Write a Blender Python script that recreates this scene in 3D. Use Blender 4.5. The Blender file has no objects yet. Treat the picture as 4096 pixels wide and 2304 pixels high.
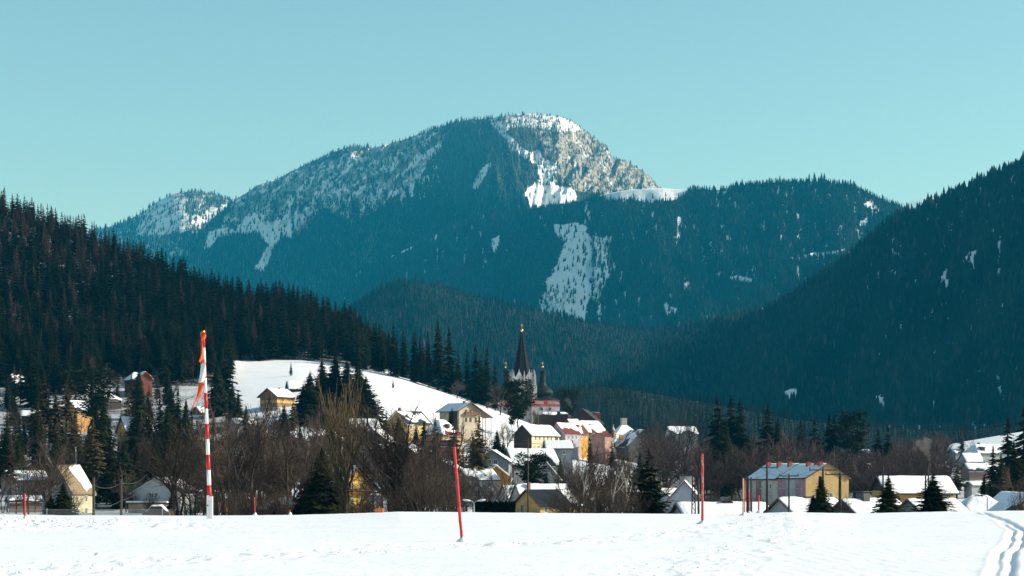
SKYT = (1.06, 1.11, .95); SKYS = .12; EXPO = .45
HAZEC = (.015, .43, .78); HAZED = 4.6e-5; HAZEG = .1; HAZEA = (.6, 1, 1)
import bpy, math, random
import numpy as np
R = math.radians
PI = math.pi
F = 70.0/36.0*1024.0          # pixels per unit slope
CAMZ = 1.7
HOR = 480.0                   # picture row of the true horizon
rng = np.random.default_rng(7)
random.seed(7)

sc = bpy.context.scene
col = bpy.data.collections.new("place")
sc.collection.children.link(col)

def PX(px, Y): return (px-512.0)/F*Y
def PZ(py, Y): return CAMZ+(HOR-py)/F*Y
def PT(px, py, Y): return (PX(px, Y), Y, PZ(py, Y))

# ------------------------------------------------------------------ noise
def _h(ix, iy, s):
    n = (ix.astype(np.int64)*374761393 + iy.astype(np.int64)*668265263 + s*1442695041) & 0xffffffff
    n = ((n ^ (n >> 13))*1274126177) & 0xffffffff
    n = n ^ (n >> 16)
    return (n & 0xffff)/65535.0
def vn(x, y, s=0):
    x = np.asarray(x, float); y = np.asarray(y, float)
    xi = np.floor(x); yi = np.floor(y); fx = x-xi; fy = y-yi
    fx = fx*fx*(3-2*fx); fy = fy*fy*(3-2*fy)
    a = _h(xi, yi, s); b = _h(xi+1, yi, s); c = _h(xi, yi+1, s); d = _h(xi+1, yi+1, s)
    return (a*(1-fx)+b*fx)*(1-fy)+(c*(1-fx)+d*fx)*fy
def fbm(x, y, s=0, o=4, g=0.5):
    t = 0; a = 1; n = 0
    for k in range(o):
        t = t+a*vn(np.asarray(x)*2**k, np.asarray(y)*2**k, s+k*17); n += a; a *= g
    return t/n-0.5
def smooth(e0, e1, x):
    t = np.clip((np.asarray(x, float)-e0)/(e1-e0), 0, 1); return t*t*(3-2*t)
def inpoly(px, py, poly):
    px = np.asarray(px, float); py = np.asarray(py, float)
    ins = np.zeros(px.shape, bool); n = len(poly)
    for i in range(n):
        x0, y0 = poly[i]; x1, y1 = poly[(i+1) % n]
        if y0 == y1: continue
        c = ((y0 > py) != (y1 > py)) & (px < (x1-x0)*(py-y0)/(y1-y0)+x0)
        ins ^= c
    return ins

# ------------------------------------------------------------------ objects
def link(o, parent=None):
    col.objects.link(o)
    if parent is not None: o.parent = parent
    return o
def tag(o, label=None, cat=None, group=None, kind=None):
    if label: o["label"] = label
    if cat: o["category"] = cat
    if group: o["group"] = group
    if kind: o["kind"] = kind
    return o
def empty(name, loc, rz=0.0):
    o = bpy.data.objects.new(name, None); o.empty_display_size = 0.5
    o.location = loc; o.rotation_euler = (0, 0, rz)
    return link(o)
def np_mesh(name, V, Fc, mats, midx=None, smooth_=False, attrs=None):
    """Fc: (n,3) or (n,4) int array"""
    V = np.asarray(V, np.float32); Fc = np.asarray(Fc, np.int32)
    me = bpy.data.meshes.new(name)
    me.vertices.add(len(V)); me.vertices.foreach_set("co", V.ravel())
    n, k = Fc.shape
    me.loops.add(n*k); me.loops.foreach_set("vertex_index", Fc.ravel())
    me.polygons.add(n); me.polygons.foreach_set("loop_start", np.arange(n, dtype=np.int32)*k)
    me.update(calc_edges=True)
    for m in (mats if isinstance(mats, (list, tuple)) else [mats]): me.materials.append(m)
    if midx is not None: me.polygons.foreach_set("material_index", np.asarray(midx, np.int32))
    me.polygons.foreach_set("use_smooth", np.full(n, bool(smooth_)))
    for an, (ty, arr) in (attrs or {}).items():
        a = me.attributes.new(an, ty, 'POINT')
        if ty == 'FLOAT': a.data.foreach_set("value", np.asarray(arr, np.float32).ravel())
        else: a.data.foreach_set("color", np.asarray(arr, np.float32).ravel())
    me.update()
    return me
def np_obj(name, V, Fc, mats, parent=None, **k):
    return link(bpy.data.objects.new(name, np_mesh(name, V, Fc, mats, **k)), parent)
def grid_faces(nr, nc):
    i = np.arange(nr-1)[:, None]*nc+np.arange(nc-1)[None, :]
    i = i.ravel()
    return np.stack([i, i+1, i+nc+1, i+nc], 1)

class MB:
    def __init__(s): s.v = []; s.f = []; s.m = []; s.cm = 0
    def add(s, vs, fs):
        b = len(s.v); s.v += [tuple(v) for v in vs]; s.f += [tuple(b+i for i in f) for f in fs]; s.m += [s.cm]*len(fs); return s
    def box(s, x0, x1, y0, y1, z0, z1):
        return s.add([(x0, y0, z0), (x1, y0, z0), (x1, y1, z0), (x0, y1, z0), (x0, y0, z1), (x1, y0, z1), (x1, y1, z1), (x0, y1, z1)],
              [(0, 3, 2, 1), (4, 5, 6, 7), (0, 1, 5, 4), (1, 2, 6, 5), (2, 3, 7, 6), (3, 0, 4, 7)])
    def tube(s, pts, rad, n=6, cap=True):
        pts = [np.array(p, float) for p in pts]
        if not hasattr(rad, '__len__'): rad = [rad]*len(pts)
        rings = []
        for i, p in enumerate(pts):
            d = pts[min(i+1, len(pts)-1)]-pts[max(i-1, 0)]; d = d/(np.linalg.norm(d)+1e-9)
            a = np.array([0, 0, 1.0]) if abs(d[2]) < .9 else np.array([1.0, 0, 0])
            u = np.cross(d, a); u /= np.linalg.norm(u); w = np.cross(d, u)
            rings.append([p+rad[i]*(math.cos(2*PI*k/n)*u+math.sin(2*PI*k/n)*w) for k in range(n)])
        vs = [q for r in rings for q in r]; fs = []
        for i in range(len(pts)-1):
            for k in range(n):
                fs.append((i*n+k, i*n+(k+1) % n, (i+1)*n+(k+1) % n, (i+1)*n+k))
        if cap: fs.append(tuple(range(n-1, -1, -1))); fs.append(tuple((len(pts)-1)*n+k for k in range(n)))
        return s.add(vs, fs)
    def lathe(s, prof, n=12, cx=0, cy=0, rot=0.0):
        vs = []; fs = []
        for (r, z) in prof:
            for k in range(n):
                a = 2*PI*k/n+rot; vs.append((cx+r*math.cos(a), cy+r*math.sin(a), z))
        for i in range(len(prof)-1):
            for k in range(n):
                fs.append((i*n+k, i*n+(k+1) % n, (i+1)*n+(k+1) % n, (i+1)*n+k))
        fs.append(tuple(range(n-1, -1, -1))); fs.append(tuple((len(prof)-1)*n+k for k in range(n)))
        return s.add(vs, fs)
    def prism(s, poly, y0, y1):       # polygon in xz extruded along y
        n = len(poly)
        vs = [(x, y0, z) for x, z in poly]+[(x, y1, z) for x, z in poly]
        fs = [tuple(range(n)), tuple(range(2*n-1, n-1, -1))]
        for i in range(n): fs.append((i, n+i, n+(i+1) % n, (i+1) % n))
        return s.add(vs, fs)
    def mesh(s, name, mats, smooth_=False):
        me = bpy.data.meshes.new(name); me.from_pydata(s.v, [], s.f)
        for m in (mats if isinstance(mats, (list, tuple)) else [mats]): me.materials.append(m)
        me.polygons.foreach_set("material_index", s.m)
        if smooth_: me.polygons.foreach_set("use_smooth", [True]*len(s.f))
        me.update(); return me
    def obj(s, name, mats, parent=None, smooth_=False, loc=None):
        o = bpy.data.objects.new(name, s.mesh(name, mats, smooth_))
        if loc: o.location = loc
        return link(o, parent)

# ------------------------------------------------------------------ materials
def new_mat(name):
    m = bpy.data.materials.new(name); m.use_nodes = True
    nt = m.node_tree; b = nt.nodes["Principled BSDF"]
    return m, nt, b
def N(nt, t, **k):
    n = nt.nodes.new(t)
    for a, v in k.items():
        if a in n.inputs.keys(): n.inputs[a].default_value = v
        else: setattr(n, a, v)
    return n
def mixc(nt, fac, a, b):
    m = nt.nodes.new("ShaderNodeMix"); m.data_type = 'RGBA'
    for s, v in ((m.inputs[0], fac), (m.inputs[6], a), (m.inputs[7], b)):
        if hasattr(v, 'default_value') or hasattr(v, 'is_linked'): nt.links.new(v, s)
        else: s.default_value = v if not (isinstance(v, tuple) and len(v) == 3) else (*v, 1)
    return m.outputs[2]
def ramp(nt, src, lo, hi):
    r = nt.nodes.new("ShaderNodeMapRange"); r.inputs[1].default_value = lo; r.inputs[2].default_value = hi
    r.interpolation_type = 'SMOOTHSTEP'
    nt.links.new(src, r.inputs[0]); return r.outputs[0]
def noise(nt, scale, detail=4, rough=.6, coord='Object', scl=None):
    tc = nt.nodes.new("ShaderNodeTexCoord"); src = tc.outputs[coord]
    if coord == 'World':
        pass
    if scl:
        mp = nt.nodes.new("ShaderNodeMapping"); mp.inputs['Scale'].default_value = scl
        nt.links.new(src, mp.inputs[0]); src = mp.outputs[0]
    n = N(nt, "ShaderNodeTexNoise", Scale=scale, Detail=detail, Roughness=rough)
    nt.links.new(src, n.inputs['Vector'])
    return n.outputs['Fac'], src
def bump(nt, b, src, strength, dist):
    bp = N(nt, "ShaderNodeBump", Strength=strength, Distance=dist)
    nt.links.new(src, bp.inputs['Height']); nt.links.new(bp.outputs[0], b.inputs['Normal'])
    return bp
_cache = {}
def plaster(c, stain=.25, rough=.85):
    k = ('pl', c, stain)
    if k in _cache: return _cache[k]
    m, nt, b = new_mat("plaster"); f, _ = noise(nt, .35, 6, .7); f2, _ = noise(nt, .8, 5, .7, scl=(3, 3, .35))
    d = tuple(x*(1-stain) for x in c); l = tuple(min(1, x*(1+stain*.3)) for x in c)
    c1 = mixc(nt, ramp(nt, f, .35, .65), d, l)
    c2 = mixc(nt, ramp(nt, f2, .55, .8), c1, tuple(x*.62 for x in c))
    nt.links.new(c2, b.inputs['Base Color']); b.inputs['Roughness'].default_value = rough
    f3, _ = noise(nt, 12, 3); bump(nt, b, f3, .2, .02)
    _cache[k] = m; return m
def boards(c, axis='z', scale=5.0, var=.45, rough=.8):
    """painted or bare boards: a wave bump with board-to-board tone"""
    k = ('bd', c, axis, scale)
    if k in _cache: return _cache[k]
    m, nt, b = new_mat("boards")
    tc = nt.nodes.new("ShaderNodeTexCoord")
    w = nt.nodes.new("ShaderNodeTexWave"); w.wave_type = 'BANDS'; w.bands_direction = 'Z' if axis == 'z' else 'DIAGONAL'
    w.inputs['Scale'].default_value = scale*.32; w.inputs['Distortion'].default_value = .4
    nt.links.new(tc.outputs['Object'], w.inputs['Vector'])
    f, _ = noise(nt, .5, 6, .75, scl=(1, 1, 4) if axis == 'z' else (4, 4, .5))
    c1 = mixc(nt, ramp(nt, f, .3, .7), tuple(x*(1-var) for x in c), tuple(min(1, x*1.15) for x in c))
    c2 = mixc(nt, ramp(nt, w.outputs['Fac'], .0, .18), tuple(x*.35 for x in c), c1)
    nt.links.new(c2, b.inputs['Base Color']); b.inputs['Roughness'].default_value = rough
    bump(nt, b, w.outputs['Fac'], .5, .04)
    _cache[k] = m; return m
def tiles(c, scale=3.0, rough=.6, snow=0.0):
    k = ('tl', c, scale, snow)
    if k in _cache: return _cache[k]
    m, nt, b = new_mat("roof_tiles")
    tc = nt.nodes.new("ShaderNodeTexCoord")
    br = nt.nodes.new("ShaderNodeTexBrick"); br.inputs['Scale'].default_value = scale*.35
    br.inputs['Color1'].default_value = (*[x*.75 for x in c], 1); br.inputs['Color2'].default_value = (*[min(1, x*1.25) for x in c], 1)
    br.inputs['Mortar'].default_value = (*[x*.3 for x in c], 1); br.inputs['Mortar Size'].default_value = .04
    nt.links.new(tc.outputs['Object'], br.inputs['Vector'])
    f, _ = noise(nt, .4, 6, .7)
    c1 = mixc(nt, ramp(nt, f, .3, .75), br.outputs['Color'], tuple(x*.6 for x in c))
    if snow > 0:
        f2, _ = noise(nt, .9, 6, .7); c1 = mixc(nt, ramp(nt, f2, .62-snow*.25, .66-snow*.25), c1, (.82, .83, .85))
    nt.links.new(c1, b.inputs['Base Color']); b.inputs['Roughness'].default_value = rough; b.inputs['Specular IOR Level'].default_value = .2
    w = nt.nodes.new("ShaderNodeTexWave"); w.bands_direction = 'Y'; w.inputs['Scale'].default_value = .9
    nt.links.new(tc.outputs['Object'], w.inputs['Vector']); bump(nt, b, w.outputs['Fac'], .6, .05)
    _cache[k] = m; return m
def plain(name, c, rough=.6, metal=0.0, var=.15, scale=3.0, spec=None):
    k = ('p', name, c)
    if k in _cache: return _cache[k]
    m, nt, b = new_mat(name); f, _ = noise(nt, scale, 5, .65)
    nt.links.new(mixc(nt, ramp(nt, f, .3, .7), tuple(x*(1-var) for x in c), tuple(min(1, x*(1+var)) for x in c)), b.inputs['Base Color'])
    b.inputs['Roughness'].default_value = rough; b.inputs['Metallic'].default_value = metal
    if spec is not None: b.inputs['Specular IOR Level'].default_value = spec
    _cache[k] = m; return m
def glass_pane():
    if 'gl' in _cache: return _cache['gl']
    m, nt, b = new_mat("window_glass"); f, _ = noise(nt, .6, 2)
    nt.links.new(mixc(nt, f, (.012, .016, .02), (.04, .05, .055)), b.inputs['Base Color'])
    b.inputs['Roughness'].default_value = .12
    _cache['gl'] = m; return m
SNOWC = (.86, .87, .89)
def roof_snow():
    if 'rs' in _cache: return _cache['rs']
    m, nt, b = new_mat("roof_snow"); f, _ = noise(nt, .8, 5, .6)
    nt.links.new(mixc(nt, ramp(nt, f, .3, .7), (.78, .80, .83), (.88, .885, .9)), b.inputs['Base Color'])
    b.inputs['Roughness'].default_value = .7; b.inputs['Specular IOR Level'].default_value = .2
    f2, _ = noise(nt, 1.6, 4, .6); bump(nt, b, f2, .55, .35)
    _cache['rs'] = m; return m

def terrain_mat(name, snow=(.84, .85, .87), rockc=(.27, .255, .235), floorc=(.028, .026, .022), nscale=.02, bumpd=2.0, bumps=.6, floor_snow=.12):
    m, nt, b = new_mat(name)
    ar = nt.nodes.new("ShaderNodeAttribute"); ar.attribute_name = "rock"
    af = nt.nodes.new("ShaderNodeAttribute"); af.attribute_name = "forest"
    f, _ = noise(nt, nscale, 8, .7, scl=(1, 1, .45)); f2, _ = noise(nt, nscale*4, 6, .7)
    f3, _ = noise(nt, nscale*9, 4, .6)
    sn = mixc(nt, ramp(nt, f2, .3, .75), tuple(x*.93 for x in snow), snow)
    rk = mixc(nt, ramp(nt, f2, .3, .7), tuple(x*.55 for x in rockc), tuple(x*1.35 for x in rockc))
    # snow lies in the hollows of the rock
    ad = nt.nodes.new("ShaderNodeMath"); ad.operation = 'MULTIPLY_ADD'
    nt.links.new(ar.outputs['Fac'], ad.inputs[0]); ad.inputs[1].default_value = .62; nt.links.new(f, ad.inputs[2])
    c1 = mixc(nt, ramp(nt, ad.outputs[0], .70, .80), sn, rk)
    fl = mixc(nt, ramp(nt, f3, .66-floor_snow, .74-floor_snow), floorc, tuple(x*.6 for x in snow))
    c2 = mixc(nt, af.outputs['Fac'], c1, fl)
    nt.links.new(c2, b.inputs['Base Color']); b.inputs['Roughness'].default_value = .85; b.inputs['Specular IOR Level'].default_value = .15
    bump(nt, b, f, bumps, bumpd)
    return m

def attr_mat(name, rough=.85, ns=2.0, spec=.03, trans=0.0):
    """colour from the mesh's own 'tint' attribute (species colour per tree)"""
    m, nt, b = new_mat(name); a = nt.nodes.new("ShaderNodeAttribute"); a.attribute_name = "tint"
    nt.links.new(a.outputs['Color'], b.inputs['Base Color'])
    b.inputs['Roughness'].default_value = rough; b.inputs['Specular IOR Level'].default_value = spec
    return m
def needle_mat(name, dark, light, frost=0.0):
    m, nt, b = new_mat(name)
    oi = nt.nodes.new("ShaderNodeObjectInfo")
    f, _ = noise(nt, 1.4, 4, .7)
    c = mixc(nt, ramp(nt, f, .3, .7), dark, light)
    hs = nt.nodes.new("ShaderNodeHueSaturation")
    mr = nt.nodes.new("ShaderNodeMapRange"); mr.inputs[3].default_value = .6; mr.inputs[4].default_value = 1.45
    nt.links.new(oi.outputs['Random'], mr.inputs[0]); nt.links.new(mr.outputs[0], hs.inputs['Value'])
    nt.links.new(c, hs.inputs['Color']); nt.links.new(hs.outputs[0], b.inputs['Base Color'])
    b.inputs['Roughness'].default_value = .8; b.inputs['Specular IOR Level'].default_value = .03
    return m
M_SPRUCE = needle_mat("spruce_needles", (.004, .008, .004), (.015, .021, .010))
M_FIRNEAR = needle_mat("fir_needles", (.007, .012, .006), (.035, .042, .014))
M_LARCH = needle_mat("larch_twigs", (.034, .024, .024), (.085, .054, .050))
M_BROWNCON = needle_mat("brown_green_needles", (.03, .026, .014), (.10, .07, .035))
M_PINE = needle_mat("pine_needles", (.010, .017, .008), (.032, .04, .015))
M_BARK = needle_mat("bark", (.03, .023, .018), (.085, .062, .045))
M_TWIG = needle_mat("bare_twigs", (.035, .027, .022), (.10, .076, .058))
M_TWIGP = needle_mat("purplish_twigs", (.04, .028, .027), (.10, .072, .066))
M_LICHEN = needle_mat("lichen_twigs", (.075, .062, .045), (.17, .125, .06))
M_BIRCH = needle_mat("birch_bark", (.25, .22, .19), (.5, .46, .4))
M_FAR = attr_mat("distant_trees")

# ------------------------------------------------------------------ trees as meshes
def segs_mesh(S, mat, n=3):
    """S: list of (p0,p1,r0,r1) -> prisms"""
    P0 = np.array([s[0] for s in S], float); P1 = np.array([s[1] for s in S], float)
    r0 = np.array([s[2] for s in S]); r1 = np.array([s[3] for s in S])
    d = P1-P0; d /= (np.linalg.norm(d, axis=1, keepdims=True)+1e-9)
    a = np.where(np.abs(d[:, 2:3]) < .9, np.array([[0, 0, 1.0]]), np.array([[1.0, 0, 0]]))
    u = np.cross(d, a); u /= np.linalg.norm(u, axis=1, keepdims=True); w = np.cross(d, u)
    V = []; 
    for P, r in ((P0, r0), (P1, r1)):
        for k in range(n):
            c, s = math.cos(2*PI*k/n), math.sin(2*PI*k/n)
            V.append(P+r[:, None]*(c*u+s*w))
    V = np.stack(V, 1).reshape(-1, 3)       # per seg: n bottom, n top
    b = np.arange(len(S))*2*n; Fs = []
    for k in range(n):
        Fs.append(np.stack([b+k, b+(k+1) % n, b+n+(k+1) % n, b+n+k], 1))
    return V, np.concatenate(Fs)
def spruce_geom(seed, h=1.0, wr=.17, whorls=22, per=8, base=.08, droop=.25, gap=0.0, jag=1.0, up=0.0):
    """crown of a conifer, height h, as bent jagged sprays; returns V, F(tri)"""
    r = random.Random(seed); V = []; T = []
    for i in range(whorls):
        t = (i+r.uniform(-.3, .3))/whorls; t = min(max(t, 0), .985)
        z = h*(base+(1-base)*t**.92)
        rad = h*wr*(1-t)**.85*(.55+.45*min(1, (t+.08)/.22))
        nb = max(4, int(per*(1-.45*t)))
        a0 = r.random()*6.28
        for k in range(nb):
            if r.random() < gap: continue
            a = a0+k*2*PI/nb+r.uniform(-.35, .35)
            L = rad*r.uniform(.62, 1.25)+h*.012
            ca, sa = math.cos(a), math.sin(a)
            zz = z+r.uniform(-.4, .4)*h/whorls
            wd = L*r.uniform(.24, .4)+h*.006
            def P(u, s, dz):   # u along, s side
                return (ca*u*L-sa*s*wd, sa*u*L+ca*s*wd, zz+dz*L)
            dr = droop*r.uniform(.6, 1.5)-up
            b = len(V)
            V += [P(0, 0, .12), P(.35, 1.0*jag, -dr*.3-.1), P(.35, -1.0*jag, -dr*.3-.1), P(.45, .35, -dr*.25), P(.45, -.35, -dr*.25),
                  P(.72, .75*jag, -dr*.75-.1), P(.72, -.75*jag, -dr*.75-.1), P(.75, 0, -dr*.6), P(1.02, .22, -dr-.05), P(1.0, -.25, -dr-.08), P(.4, 0, -dr*.15-.22)]
            T += [(b, b+1, b+3), (b, b+4, b+2), (b, b+3, b+4), (b+3, b+5, b+7), (b+4, b+7, b+6), (b+3, b+7, b+4), (b+7, b+8, b+9), (b, b+1, b+10), (b, b+10, b+2)]
    b = len(V); tz = h
    V += [(0, 0, tz*1.03), (h*.012, 0, h*.9), (-h*.008, h*.01, h*.9), (-h*.006, -h*.01, h*.9)]; T += [(b, b+1, b+2), (b, b+2, b+3), (b, b+3, b+1)]
    return np.array(V), np.array(T)
def trunk_segs(h, r0, lean=.02, seed=0, n=6, top=.97):
    r = random.Random(seed); S = []; p = (0, 0, -h*.03)
    for i in range(n):
        t1 = (i+1)/n*top; q = (r.uniform(-lean, lean)*h*.3, r.uniform(-lean, lean)*h*.3, h*t1)
        S.append((p, q, r0*(1-i/n)**.8, r0*(1-(i+1)/n)**.8+.003*h)); p = q
    return S
def bare_geom(seed, h=1.0, trunk=.3, spread=.75, up=.35, nl=5, kids=4, r0=.018, fork=1, clear=.45, first=.35, ratio=.72):
    """bare deciduous tree: returns (trunk segs, crown segs); height about h"""
    r = random.Random(seed); TS = []; CS = []
    def rv(d, ang):
        a = np.array([r.gauss(0, 1), r.gauss(0, 1), r.gauss(0, 1)]); a -= a.dot(d)*d; a /= np.linalg.norm(a)+1e-9
        v = d*math.cos(ang)+a*math.sin(ang); return v/np.linalg.norm(v)
    def grow(p, d, L, rad, lev):
        n = 3 if lev < 3 else 2
        pts = [p]
        for i in range(n):
            d = rv(d, r.uniform(.05, .22)); d = d+np.array([0, 0, up*.28]); d /= np.linalg.norm(d)
            q = pts[-1]+d*L/n
            ra = rad*(1-.32*i/n); rb = rad*(1-.32*(i+1)/n)
            (TS if lev <= 1 else CS).append((pts[-1], q, ra, rb)); pts.append(q)
        if lev >= nl: 
            return
        nk = kids if lev > 0 else kids+1
        for k in range(nk):
            t = first+(1-first)*(k+r.random()*.8)/nk if lev > 0 else clear+(1-clear)*(k+r.random())/nk
            t = min(t, 1.0); fi = t*n; i = min(int(fi), n-1); pp = pts[i]+(pts[i+1]-pts[i])*(fi-i)
            dd = rv(d, spread*r.uniform(.55, 1.15))
            grow(pp, dd, L*ratio*r.uniform(.75, 1.1)*(1.05-.25*t), rad*.52*(1.1-.3*t), lev+1)
        grow(pts[-1], rv(d, spread*.3), L*ratio*r.uniform(.85, 1.05), rad*.66, lev+1)
    for k in range(fork):
        d0 = np.array([r.uniform(-.25, .25)*(fork > 1), r.uniform(-.25, .25)*(fork > 1), 1.0]); d0 /= np.linalg.norm(d0)
        off = np.array([r.uniform(-.012, .012), r.uniform(-.012, .012), -.03])*(1 if fork > 1 else 0)
        grow(off+np.array([0, 0, -.02]), d0, trunk, r0, 0)
    zm = max(s[1][2] for s in CS)
    k = h/zm
    f = lambda S: [(np.array(a)*k, np.array(b)*k, max(ra*k, .0011*h), max(rb*k, .0007*h)) for a, b, ra, rb in S]
    return f(TS), f(CS)
def bush_geom(seed, n=60, h=1.0, w=.5):
    r = random.Random(seed); S = []
    for i in range(n):
        a = r.random()*6.28; q = r.random()**.5*w; p = np.array([math.cos(a)*q*.3, math.sin(a)*q*.3, -.05*h]); 
        top = np.array([math.cos(a)*q, math.sin(a)*q, h*r.uniform(.55, 1)*(1-.4*(q/w)**2)])
        m = (p+top)/2+np.array([r.uniform(-.1, .1)*w, r.uniform(-.1, .1)*w, h*.08])
        S += [(p, m, .008*h, .006*h), (m, top, .006*h, .002*h)]
        for k in range(7):
            t = r.uniform(.2, 1); b = m+(top-m)*t if r.random() < .6 else p+(m-p)*max(t, .5)
            e = b+np.array([r.uniform(-1, 1)*.25*w, r.uniform(-1, 1)*.25*w, r.uniform(.02, .22)*h]); S.append((b, e, .0035*h, .0012*h))
            for j in range(2):
                e2 = b+(e-b)*r.uniform(.3, .9); S.append((e2, e2+np.array([r.uniform(-1, 1)*.12*w, r.uniform(-1, 1)*.12*w, r.uniform(0, .12)*h]), .0025*h, .001*h))
    return S
def pine_geom(seed, h=1.0, lo=.5, wr=.28, n=60, each=60):
    """pine: needle clumps in flat tiers at the end of limbs; returns crown V,T and limb segs"""
    r = random.Random(seed); V = []; T = []; S = []
    for i in range(n):
        t = (i+.5)/n; z = h*(lo+(1-lo)*t); a = r.random()*6.28; L = h*wr*math.sin(PI*min(1, .25+.8*(1-t)))**.8*r.uniform(.45, 1.05)
        c = np.array([math.cos(a)*L, math.sin(a)*L, z+L*.15]); S.append((np.array([0, 0, z-L*.15]), c, .006*h, .002*h))
        R0 = h*.055*r.uniform(.7, 1.3)
        for k in range(each):
            d = np.array([r.gauss(0, 1), r.gauss(0, 1), r.gauss(0, .45)])*R0*.9; p = c+d
            b = len(V); s = R0*.5
            for q in range(3): V.append(p+np.array([r.uniform(-s, s), r.uniform(-s, s), r.uniform(-s*.7, s*.7)]))
            T.append((b, b+1, b+2))
    return np.array(V), np.array(T), S

class Tree:
    """mesh data for a kind of tree: crown and trunk meshes (unit height), plus one fused mesh"""
    def __init__(s, name, crown, trunk, mc, mt):
        s.name = name; s.cr = crown; s.tr = trunk
        s.crown = np_mesh("crown", *crown, mc); s.trunk = np_mesh("trunk", *trunk, mt)
        Vc, Fc = crown; Vt, Ft = trunk
        Ftt = np.concatenate([Ft[:, [0, 1, 2]], Ft[:, [0, 2, 3]]]) if Ft.shape[1] == 4 else Ft
        Fct = np.concatenate([Fc[:, [0, 1, 2]], Fc[:, [0, 2, 3]]]) if Fc.shape[1] == 4 else Fc
        s.V = np.concatenate([Vc, Vt]); s.T = np.concatenate([Fct, Ftt+len(Vc)])
        s.nc = len(Fct)
        s.one = np_mesh(name, s.V, s.T, [mc, mt], midx=np.r_[np.zeros(len(Fct)), np.ones(len(Ftt))])
def make_spruce(name, seed, mc=None, **k):
    V, T = spruce_geom(seed, **k); return Tree(name, (V, T), segs_mesh(trunk_segs(1, .014, seed=seed), M_BARK, 5), mc or M_SPRUCE, M_BARK)
def make_bare(name, seed, mc=None, mt=None, **k):
    a, b = bare_geom(seed, **k); return Tree(name, segs_mesh(b, None, 3), segs_mesh(a, None, 5), mc or M_TWIG, mt or M_BARK)
def make_pine(name, seed, **k):
    V, T, S = pine_geom(seed, **k); VS, FS = segs_mesh(trunk_segs(1, .014, lean=.1, seed=seed, top=.94)+S, None, 5)
    return Tree(name, (V, T), (VS, FS), M_PINE, M_BARK)

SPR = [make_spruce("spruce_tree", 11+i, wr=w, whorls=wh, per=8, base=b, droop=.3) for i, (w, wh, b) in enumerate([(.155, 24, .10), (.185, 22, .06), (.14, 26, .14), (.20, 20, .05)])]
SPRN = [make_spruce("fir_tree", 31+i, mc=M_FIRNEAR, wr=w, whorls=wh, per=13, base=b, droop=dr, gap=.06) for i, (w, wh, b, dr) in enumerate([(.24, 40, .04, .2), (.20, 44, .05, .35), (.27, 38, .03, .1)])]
SPAR = make_spruce("fir_tree", 45, mc=M_FIRNEAR, wr=.36, whorls=15, per=9, base=.12, droop=-.15, gap=.16, jag=.7)
LAR = [make_spruce("larch_tree", 51+i, mc=M_LARCH, wr=w, whorls=26, per=8, base=.2, droop=.1, gap=.12, jag=.45) for i, w in enumerate((.14, .17))]
BRC = [make_spruce("conifer_tree", 61+i, mc=M_BROWNCON, wr=w, whorls=22, per=9, base=b, droop=.15, gap=.2, jag=.7) for i, (w, b) in enumerate([(.16, .3), (.2, .22), (.15, .4)])]
PIN = [make_pine("pine_tree", 71, lo=.38, wr=.26, n=80), make_pine("pine_tree", 72, lo=.35, wr=.24)]
BAR = [make_bare("bare_tree", 81, nl=5, kids=3, spread=.80, up=.14, trunk=0.38, clear=.6, r0=.02),
       make_bare("bare_tree", 82, nl=5, kids=3, spread=.72, up=.22, trunk=0.36, clear=.6, r0=.018),
       make_bare("bare_tree", 83, nl=5, kids=3, spread=.95, up=.06, trunk=0.42, clear=.6, r0=.022),
       make_bare("bare_tree", 84, nl=5, kids=3, spread=.68, up=.26, trunk=0.32, clear=.6, r0=.014, fork=2)]
BARP = [make_bare("bare_tree", 91+i, mc=M_TWIGP, nl=5, kids=3, spread=.72+.1*i, up=.24, trunk=.32, r0=.015) for i in range(3)]
POP = make_bare("poplar_tree", 96, mc=M_LICHEN, mt=M_LICHEN, nl=5, kids=2, spread=.42, up=.42, trunk=.22, r0=.012, fork=3, first=.15, ratio=.82)
M_DTWIG = needle_mat("dark_twigs", (.018, .014, .012), (.05, .038, .03))
BIG = make_bare("bare_tree", 97, mc=M_DTWIG, mt=M_DTWIG, nl=6, kids=2, spread=.78, up=.14, trunk=.26, r0=.026, fork=3, first=.25, ratio=.83)
BIR = [make_bare("birch_tree", 98+i, mc=M_TWIG, mt=M_BIRCH, nl=5, kids=3, spread=.65, up=.3, trunk=.42, r0=.011, ratio=.6) for i in range(2)]
_bs = [bush_geom(101+i, w=.5+.15*i) for i in range(3)]
BUSHM = [np_mesh("shrub", *segs_mesh(b, None, 3), M_TWIG) for b in _bs]
BUSHY = np_mesh("shrub", *segs_mesh(_bs[0], None, 3), M_LICHEN)
print("tree faces", len(SPR[0].T), len(SPRN[0].T), len(BAR[0].T), len(BIG.T), len(POP.T))

def plant(tr, x, y, z, h, label, cat, group=None, parts=True, rz=None, wide=1.0, name=None):
    rz = random.random()*6.28 if rz is None else rz
    if parts:
        o = empty(name or tr.name, (x, y, z), rz); o.scale = (h*wide, h*wide, h)
        link(bpy.data.objects.new("crown", tr.crown), o); link(bpy.data.objects.new("trunk", tr.trunk), o)
    else:
        o = link(bpy.data.objects.new(name or tr.name, tr.one)); o.location = (x, y, z); o.rotation_euler = (0, 0, rz); o.scale = (h*wide, h*wide, h)
    tag(o, label, cat, group)
    return o

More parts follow.
